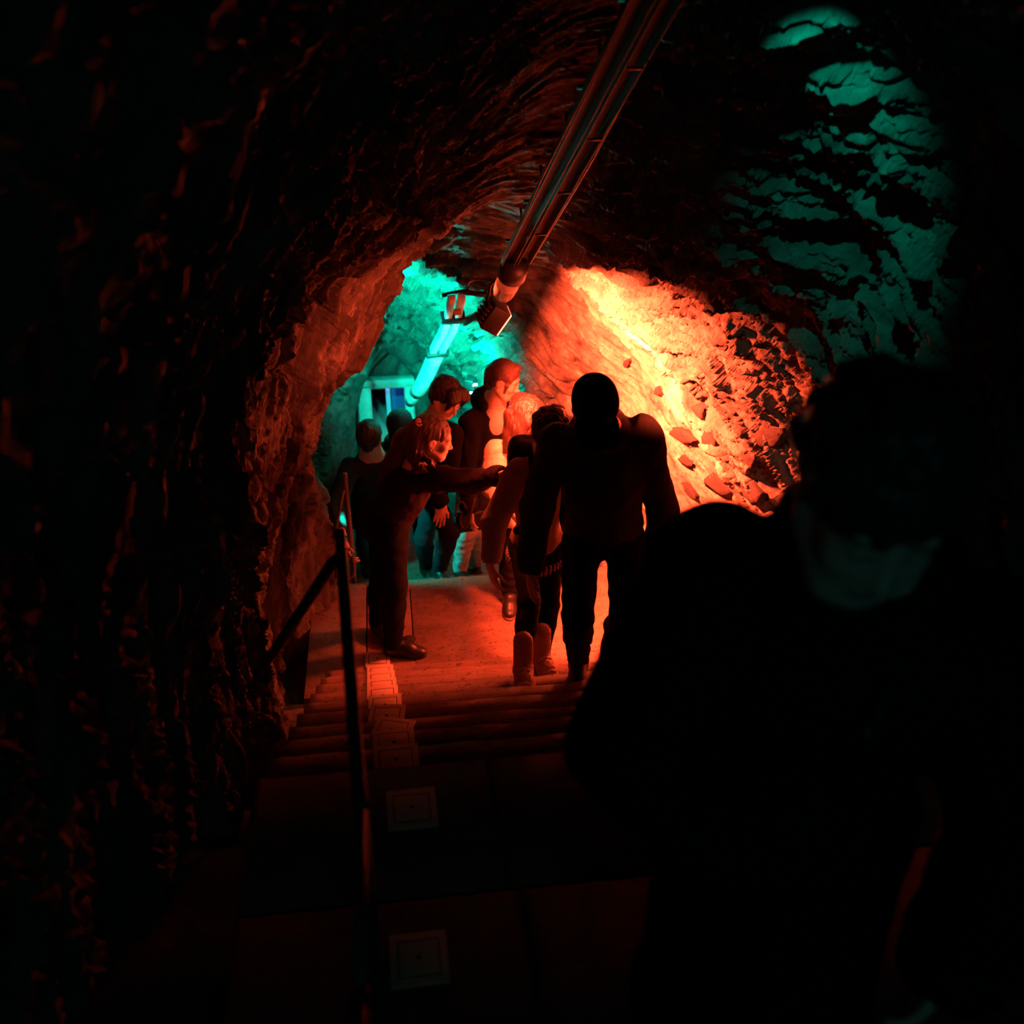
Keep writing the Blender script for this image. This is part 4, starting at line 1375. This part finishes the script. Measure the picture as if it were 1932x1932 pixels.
def f(S):
    R = H.R
    S.ell(H(0, -0.008, 0.045), R, (0.092, 0.108, 0.105), 0.012)
    S.cap(H(0, -0.05, 0.03), H(0, -0.04, 0.02), 0.085, 0.085, 0.02)
    S.ell(H(0, 0.02, -0.16), R, (0.3, 0.3, 0.175), 0.006, True)


cp = hair_piece('cap', root, H, M['black_cloth'], f, head_box(H), 0.006, 0.0, pad=0.05)


def f(S):
    S.ell(H(0, 0.085, 0.016), H.R @ np.array(Matrix.Rotation(-0.30, 3, 'X')), (0.090, 0.095, 0.010), 0.006)


hair_piece('peak', cp, H, M['black_cloth'], f, [H(-.09, .02, 0), H(.09, .2, .06)], 0.005, 0.0)
mb = MB()
for i in range(6):
    a = i * math.pi / 3
    mb.tube([H(0.090 * math.sin(a) * math.sin(t), -0.008 + 0.106 * math.cos(a) * math.sin(t), 0.047 + 0.104 * math.cos(t)) for t in np.linspace(0.05, 1.35, 10)], 0.0016, 5)
mb.build('seam', M['char_cloth'], cp, smooth=True)
one(lambda m: m.tube([H(0, -0.008, 0.147), H(0, -0.008, 0.154)], 0.009, 10), 'button', M['black_cloth'], cp, smooth=True)

# ------------------------------------------------------------------ the young person with the backpack, behind the cap
J = dict(head=P(1040, 822, 4.28), neck=P(1031, 860, 4.40), pel=P(1012, 1025, 4.50), waist=P(1020, 945, 4.46),
         shR=P(978, 890, 4.38), shL=P(1082, 890, 4.40), elR=P(933, 985, 4.30), wrR=P(926, 1068, 4.22), haR=P(938, 1120, 4.17),
         elL=P(1115, 985, 4.44), wrL=P(1105, 1065, 4.42), haL=P(1100, 1105, 4.40),
         hipR=P(988, 1035, 4.48), hipL=P(1040, 1035, 4.50), knR=P(998, 1135, 4.16), knL=P(1036, 1140, 4.36),
         anR=P(987, 1265, 3.96), anL=P(1022, 1240, 4.24))
J['anR'] = zat(J['anR'], 4 * RISE + 0.088); J['anL'] = zat(J['anL'], 3 * RISE + 0.088)
J['toeR'] = J['anR'] + [-0.01, -0.15, -0.05]; J['toeL'] = J['anL'] + [0.03, -0.15, -0.05]
root, H, TR = person('curly-haired person in a beige ribbed sweater, half hidden by the climber in the cap', J,
                     (-0.1, -0.78, -0.6), (0, -0.5, 1),
                     dict(top_mat=M['beige'], leg_mat=M['black_cloth'], top='sweater', bulk=0.88, sleeve=0.018, hs=0.92, collar=True, hem=0.05, leg=0.82,
                          shoe='boot', shoe_mat=M['suede'], sole_mat=M['canvas'], shaft=0.13, fuzz=0.003, foot=0.22, laces=True, hand=0.85, cuff=0.22,
                          amp=0.008, freq=9, palmR=(0.6, 0.3, 0), thumbR=1, h=0.005))


def f(S):
    S.ell(H(0, -0.015, 0.05), H.R, (0.094, 0.108, 0.088), 0.02)
    rs = np.random.RandomState(3)
    for i in range(60):
        a, t = rs.uniform(0, 6.28), rs.uniform(0.0, 1.7)
        S.ell(H(0.09 * math.cos(a) * math.sin(t), -0.02 + 0.1 * math.sin(a) * math.sin(t), 0.05 + 0.085 * math.cos(t)), I3, (0.019,) * 3, 0.01)
    S.ell(H(0, 0.13, -0.06), H.R, (0.07, 0.08, 0.075), 0.01, True)


hair_piece('hair', root, H, M['hair_curl'], f, head_box(H), 0.0055, 0.004, 70, (1, 1, 1))
hemc = J['pel'] - np.array([0, 0, 0.065])
A = unit(J['neck'] - J['pel'])
mb = MB()
for i in range(40):
    a = 2 * math.pi * i / 40
    c = hemc + TR[:, 0] * 0.150 * math.cos(a) + TR[:, 1] * 0.128 * math.sin(a)
    mb.tube([c + A * 0.02, c - A * 0.035], 0.0085, 6)
mb.build('ribbed_hem', M['beige'], root, smooth=True)
# backpack: a thing of its own, carried
ch = J['neck'] - A * 0.2
fr, lat = TR[:, 1], TR[:, 0]
bp = empty('backpack', ch - fr * 0.22, 'black backpack with webbing straps on the shoulders of the person in beige', 'backpack')
S = Sdf(*bounds([ch - fr * 0.2 + A * 0.28, ch - fr * 0.2 - A * 0.3], 0.3), 0.008)
S.box(ch - fr * 0.205 - A * 0.05, TR, (0.27, 0.15, 0.42), 0.05, 0.02)
S.box(ch - fr * 0.29 - A * 0.12, TR, (0.2, 0.06, 0.22), 0.03, 0.02)
garment('body', S, M['black_cloth'], bp, 0.006)
for sg in (-1, 1):
    sh = J['shR'] if sg > 0 else J['shL']
    m_ = J['neck'] * 0.45 + sh * 0.55
    one(lambda m: m.tube(curve_pts([m_ - fr * 0.13 - A * 0.02, m_ + A * 0.072 - fr * 0.02, m_ + fr * 0.125 - A * 0.06, m_ + fr * 0.150 - A * 0.20, m_ + fr * 0.05 - A * 0.36 + lat * sg * 0.05], 26), [0.022] * 26, 8),
        'strap', M['black_cloth'], bp, smooth=True)
one(lambda m: m.tube(curve_pts([J['neck'] - fr * 0.12 + A * 0.03 - lat * 0.03, J['neck'] - fr * 0.13 + A * 0.085, J['neck'] - fr * 0.12 + A * 0.03 + lat * 0.03], 12), 0.008, 8), 'grab_handle', M['black_cloth'], bp, smooth=True)

# ------------------------------------------------------------------ the fair-haired one in the dark open jacket
fz = -2 * RISE
J = dict(head=P(951, 716, 6.17), neck=P(932, 758, 6.27), pel=zat(P(915, 930, 6.38), 0.58), waist=P(922, 850, 6.32),
         shR=P(888, 795, 6.22), shL=P(1002, 768, 6.33), elR=P(876, 890, 6.2), wrR=P(886, 962, 6.08), haR=P(890, 1000, 6.04),
         elL=P(1012, 870, 6.28), wrL=P(990, 950, 6.2), haL=P(985, 990, 6.16),
         hipR=zat(P(885, 930, 6.36), 0.56), hipL=zat(P(925, 930, 6.38), 0.56), knR=zat(P(878, 1010, 6.26), 0.17), knL=zat(P(902, 1010, 6.3), 0.17),
         anR=zat(P(868, 1085, 6.42), fz + 0.088), anL=zat(P(895, 1085, 6.72), -3 * RISE + 0.088))
J['toeR'] = J['anR'] + [0.02, -0.15, -0.05]; J['toeL'] = J['anL'] + [0.02, -0.15, -0.05]
root, H, TR = person('fair-haired person in a dark jacket over a pale T-shirt, looking down to one side', J, (0.84, -0.40, -0.36), (0.12, 0, 1),
                     dict(top_mat=M['char_cloth'], leg_mat=M['jeans'], bulk=1.05, sleeve=0.024, hem=0.26, vneck=0.16, hood=True, foot=0.26, h=0.0045,
                          amp=0.010, freq=9, base=zat(J['anR'], fz), lamp=0.012, jaw=0.95, brow=M['hair_auburn'], leg=1.05))
A = unit(J['neck'] - J['pel'])
S = Sdf(*bounds([J['neck'], J['neck'] - A * 0.3], 0.2), 0.007)
S.ell(J['neck'] - A * 0.15 + TR[:, 1] * 0.022, TR, (0.145, 0.11, 0.15), 0.04)
S.cap(J['neck'] - A * 0.015 + TR[:, 1] * 0.016, J['neck'] - A * 0.10 + TR[:, 1] * 0.02, 0.072, 0.11, 0.03)
garment('tshirt', S, M['tee'], root, 0.004)
mb = MB()
mb.tube([J['neck'] + A * 0.022 + TR[:, 0] * 0.070 * math.cos(t) + TR[:, 1] * (0.012 + 0.074 * math.sin(t)) - A * 0.018 * math.sin(t) for t in np.linspace(0, 6.28, 30)], 0.008, 8)
mb.build('neckband', M['tee'], root, smooth=True)


def f(S):
    cap_shell(S, H, 1.02, 0.006)
    S.ell(H(0, 0.135, -0.015), H.R, (0.07, 0.085, 0.092), 0.012, True)
    S.cap(H(0.015, 0.05, 0.105), H(0.064, 0.045, 0.05), 0.022, 0.018, 0.02)
    S.cap(H(-0.02, 0.05, 0.105), H(-0.066, 0.045, 0.045), 0.022, 0.018, 0.02)
    q = [H(0.066, 0.055, 0.045), H(0.078, 0.045, 0.0), H(0.074, 0.045, -0.05)]
    for a, b in zip(q, q[1:]): S.cap(a, b, 0.014, 0.008, 0.012)
    S.cap(H(0, -0.08, 0.0), H(0, -0.075, -0.06), 0.055, 0.045, 0.03)


hair_piece('hair', root, H, M['hair_blond'], f, head_box(H), 0.005, 0.0022, 90, (1, 0.15, 1))

# black handbag on a reddish strap, hanging from that person's hand
hb = P(886, 985, 6.03)
bag = empty('handbag', hb - [0, 0, 0.1], 'small black handbag hanging by a looped brown strap, in front of the dark jacket', 'bag')
S = Sdf(*bounds([hb], 0.22), 0.007)
S.box(hb + [0.02, 0.06, -0.02], frame_from((0.2, -1, 0)), (0.22, 0.07, 0.15), 0.03, 0.02)
garment('body', S, M['leather'], bag, 0.003)
one(lambda m: m.tube(curve_pts([P(871, 965, 5.99), P(868, 985, 5.97), P(875, 996, 5.96), P(884, 986, 5.96), P(890, 962, 5.97), P(896, 940, 5.99)], 30), 0.008, 8), 'strap', M['strap'], bag, smooth=True)
one(lambda m: m.tube(curve_pts([P(860, 975, 5.99), P(862, 952, 6.0), P(873, 948, 6.0), P(880, 960, 5.99)], 16), 0.008, 8), 'handle', M['strap'], bag, smooth=True)

# ------------------------------------------------------------------ the dark-haired one leaning on a raised knee
J = dict(head=P(842, 750, 6.0), neck=P(808, 802, 6.14), pel=zat(P(790, 930, 6.42), 0.55), waist=P(800, 870, 6.28),
         shR=P(782, 838, 6.16), shL=P(852, 820, 6.10), elR=P(800, 905, 6.05), wrR=P(834, 948, 5.99), haR=P(826, 1000, 5.93),
         elL=P(846, 893, 6.00), wrL=P(808, 912, 6.02), haL=P(785, 918, 6.05),
         hipR=zat(P(800, 940, 6.4), 0.52), hipL=zat(P(830, 940, 6.4), 0.52), knR=P(848, 1005, 5.97), knL=zat(P(800, 1030, 6.35), 0.1),
         anR=zat(P(830, 1090, 6.18), -RISE + 0.088), anL=zat(P(805, 1090, 6.75), -3 * RISE + 0.088))
J['toeR'] = J['anR'] + [0.03, -0.12, -0.05]; J['toeL'] = J['anL'] + [0.03, -0.15, -0.05]
root, H, TR = person('black-haired person in a black coat leaning forward with a hand on the raised knee', J, (0.52, -0.66, -0.54), (0.25, -0.2, 1),
                     dict(top_mat=M['black_cloth'], top='coat', leg_mat=M['dark_jeans'], bulk=1.05, sleeve=0.024, hem=0.05, collar=True, h=0.0045,
                          base=zat(J['anR'], -RISE), palmR=(-0.1, 0.9, -0.3), thumbR=1, curlR=0.15, foot=0.26, leg=1.05, hs=1.0))


def f(S):
    S.ell(H(0, -0.02, 0.046), H.R, (0.092, 0.108, 0.088), 0.012)
    for sx in (-1, 1): S.cap(H(sx * 0.062, -0.03, 0.03), H(sx * 0.064, -0.03, -0.035), 0.036, 0.026, 0.02)
    S.cap(H(0, -0.08, 0.0), H(0, -0.08, -0.06), 0.055, 0.045, 0.03)
    S.ell(H(0, 0.125, -0.05), H.R, (0.062, 0.07, 0.085), 0.012, True)
    for x0, x1, z1, r in ((-0.035, -0.060, -0.005, 0.026), (-0.045, -0.074, -0.02, 0.026), (-0.015, -0.030, 0.045, 0.024), (0.012, 0.022, 0.062, 0.022), (0.035, 0.048, 0.035, 0.026), (0.045, 0.066, 0.0, 0.026), (0.05, 0.074, -0.02, 0.022), (-0.02, -0.026, 0.012, 0.012)):
        S.cap(H(x0, 0.055, 0.10), H((x0 + x1) / 2, 0.088, 0.075), r, r * 0.9, 0.02)
        S.cap(H((x0 + x1) / 2, 0.088, 0.075), H(x1, 0.084, z1), r * 0.85, r * 0.25, 0.012)


hair_piece('hair', root, H, M['hair_black'], f, head_box(H), 0.0055, 0.005, 70, (1, 0.4, 0.4))

# ------------------------------------------------------------------ the long-haired one in the cream sweater
J = dict(head=P(994, 786, 5.56), neck=P(980, 832, 5.68), pel=P(975, 985, 5.72), waist=P(975, 915, 5.7),
         shR=P(938, 852, 5.62), shL=P(1028, 852, 5.68), elR=P(930, 915, 5.55), wrR=P(960, 955, 5.45), haR=P(975, 985, 5.42),
         elL=P(1050, 930, 5.66), wrL=P(1040, 985, 5.6), haL=P(1035, 1020, 5.58),
         hipR=P(955, 995, 5.72), hipL=P(997, 995, 5.72), knR=P(962, 1060, 5.58), knL=P(1000, 1065, 5.62),
         anR=zat(P(962, 1140, 5.55), 0.088), anL=zat(P(1005, 1135, 5.66), 0.088))
J['toeR'] = J['anR'] + [-0.02, -0.15, -0.05]; J['toeL'] = J['anL'] + [0.0, -0.15, -0.05]
root, H, TR = person('person with long straight hair hiding the face, in a fluffy cream sweater', J, (0.30, -0.68, -0.66), (0.1, -0.4, 1),
                     dict(top_mat=M['cream'], top='sweater', leg_mat=M['black_cloth'], bulk=0.9, sleeve=0.03, hem=0.04, hs=0.96, shoe_mat=M['leather'], sole_mat=M['suede'],
                          foot=0.24, amp=0.008, freq=14, leg=1.0, hand=0.92, h=0.0055))


def f(S):
    S.ell(H(0, -0.016, 0.042), H.R, (0.086, 0.104, 0.092), 0.012)
    for sx in (-1, 1):
        for i, (y, r) in enumerate(((0.075, 0.030), (0.045, 0.036), (0.0, 0.040), (-0.05, 0.042))):
            top = H(sx * 0.045, y, 0.07)
            a = H(sx * (0.078 + 0.004 * i), y + 0.012, 0.0)
            b = a + np.array([sx * -0.012, -0.01, -0.12]); c = b + np.array([-0.03 if sx > 0 else 0.0, 0.0, -0.11])
            S.cap(top, a, r * 0.8, r, 0.025); S.cap(a, b, r, r * 0.95, 0.02); S.cap(b, c, r * 0.95, r * 0.35, 0.02)
    S.cap(H(-0.02, 0.06, 0.10), H(-0.07, 0.095, 0.02), 0.026, 0.022, 0.02)
    S.cap(H(0, -0.09, 0.0), H(0, -0.10, -0.14), 0.07, 0.05, 0.03)


hair_piece('hair', root, H, M['hair_brown'], f, head_box(H) + [J['neck'] - [0.15, 0.15, 0.15], J['neck'] + [0.1, 0.1, 0]], 0.005, 0.006, 60, (1, 1, 0.05), hang=True)

# ------------------------------------------------------------------ the big dark figure close to the camera
J = dict(head=P(1645, 935, 1.02), neck=P(1630, 1040, 1.16), pel=np.array([0.58, 1.20, 2.36]), waist=np.array([0.575, 1.19, 2.56]),
         shR=P(1350, 1090, 1.24), shL=P(1850, 1225, 1.10), elR=P(1185, 1400, 1.14), wrR=P(1360, 1600, 1.10), haR=P(1440, 1640, 1.14),
         elL=P(1915, 1560, 1.04), wrL=P(1790, 1830, 0.97), haL=P(1740, 1900, 0.94),
         hipR=np.array([0.49, 1.20, 2.32]), hipL=np.array([0.67, 1.20, 2.32]), knR=np.array([0.49, 1.10, 1.94]), knL=np.array([0.68, 1.20, 1.92]),
         anR=np.array([0.49, 1.22, PLAT_Z + 0.088]), anL=np.array([0.68, 1.42, PLAT_Z + 0.088]))
J['toeR'] = J['anR'] + [0, -0.15, -0.05]; J['toeL'] = J['anL'] + [0.02, -0.15, -0.05]
root, H, TR = person('person with bushy dark hair, a big black silhouette close to the camera on the platform', J, (-0.10, -0.86, -0.46), (0.1, -0.3, 1),
                     dict(top_mat=M['black_cloth'], leg_mat=M['black_cloth'], bulk=1.3, sleeve=0.045, hem=0.5, h=0.006, hc=0.011, vneck=0.07, hood=True, foot=0.27, amp=0.009))


def f(S):
    S.ell(H(0, -0.02, 0.045), H.R, (0.098, 0.112, 0.098), 0.02)
    rs = np.random.RandomState(5)
    for i in range(110):
        a, t = rs.uniform(0, 6.28), rs.uniform(0.0, 1.9)
        S.ell(H(0.094 * math.cos(a) * math.sin(t), -0.025 + 0.106 * math.sin(a) * math.sin(t), 0.045 + 0.096 * math.cos(t)), I3, (0.017,) * 3, 0.01)
    S.ell(H(0, 0.135, -0.055), H.R, (0.068, 0.085, 0.085), 0.01, True)


hair_piece('hair', root, H, M['hair_curl'], f, head_box(H), 0.006, 0.004, 60, (1, 1, 1))
cd_ = [P(1688, 1306, 0.99), P(1668, 1325, 0.99), P(1658, 1350, 0.985), P(1650, 1372, 0.98)]
ck = one(lambda m: m.tube(curve_pts(cd_, 16), 0.0035, 8), 'drawcord', M['strap'], root, smooth=True)
one(lambda m: m.box(P(1642, 1388, 0.978), (0.012, 0.004, 0.02), frame_from((0.3, -1, 0.3))), 'cord_end', M['metal'], ck, bevel=0.001)

# ------------------------------------------------------------------ two dim figures in the teal light behind the woman
for (hx, hy, Y, lab, fz, dx, sc, arm) in (
        (698, 826, 6.62, 'dim teal-lit person with a hand on the hooked rail, behind the leaning woman', -3 * RISE, 0.02, 0.97, True),
        (756, 806, 7.05, 'dim hooded person furthest back, just below the doorway', -3 * RISE, 0.0, 0.97, False)):
    hd = P(hx, hy, Y)
    nk = hd + np.array([0.0, 0.09, -0.16])
    floor_z = -3 * RISE
    pel = nk + np.array([0.0, 0.08, -0.46])
    pel[2] = max(pel[2], floor_z + 0.7)
    hh = pel[2] - floor_z
    J = dict(head=hd, neck=nk, pel=pel, waist=(nk + pel) / 2 + [0, 0.02, 0], shR=nk + [-0.19, 0.0, -0.06], shL=nk + [0.19, 0.02, -0.06],
             elR=nk + [-0.24, -0.02, -0.34], elL=nk + [0.24, 0.02, -0.34], wrR=nk + [-0.22, -0.18, -0.54], wrL=nk + [0.2, -0.12, -0.54],
             hipR=pel + [-0.09, 0, -0.04], hipL=pel + [0.09, 0, -0.04], knR=pel + [-0.10, -0.08, -hh * 0.52], knL=pel + [0.10, 0.0, -hh * 0.52],
             anR=zat(pel + [-0.10, 0.02, 0], floor_z + 0.088), anL=zat(pel + [0.10, 0.1, 0], floor_z + 0.088))
    J['haR'] = J['wrR'] + [0.02, -0.06, -0.12]; J['haL'] = J['wrL'] + [0, -0.06, -0.12]
    if arm:
        J['elR'] = P(630, 955, 6.3); J['wrR'] = P(652, 1030, 5.98); J['haR'] = P(668, 1075, 5.82)
        J['shR'] = P(662, 880, 6.62)
    for a_ in ('sh', 'el', 'wr', 'ha', 'hip', 'kn', 'an'):      # they face down the tunnel, so their left is on the left
        J[a_ + 'L'], J[a_ + 'R'] = J[a_ + 'R'], J[a_ + 'L']
    J['toeR'] = J['anR'] + [0, 0.15, -0.05]; J['toeL'] = J['anL'] + [0, 0.15, -0.05]
    root, H, TR = person(lab, J, (0.3, 0.9, -0.25), (0, 0.2, 1),
                         dict(top_mat=M['teal_cloth'], leg_mat=M['dark_jeans'], hood=not arm, bulk=1.0, sleeve=0.02, h=0.0065, hc=0.011, hem=0.08,
                              cuff=0.45 if arm else 0.06, curlL=0.6, base=zat(pel, floor_z)))
    hair_piece('hair' if arm else 'hood', root, H, M['hair_black'] if arm else M['teal_cloth'],
               (lambda S: cap_shell(S, H, 1.04, 0.0)) if arm else (lambda S: cap_shell(S, H, 1.14, 0.0, 0.03)), head_box(H), 0.007, 0.004, 60)
    if arm:
        c = J['wrL'] * 0.85 + J['elL'] * 0.15
        Rf = frame_from(unit(J['wrL'] - J['elL']))
        one(lambda m: m.tube([c + Rf[:, 0] * 0.036 * math.cos(t) + Rf[:, 2] * 0.036 * math.sin(t) for t in np.linspace(0, 6.28, 20)], 0.005, 6), 'bracelet', M['leather'], root, smooth=True)
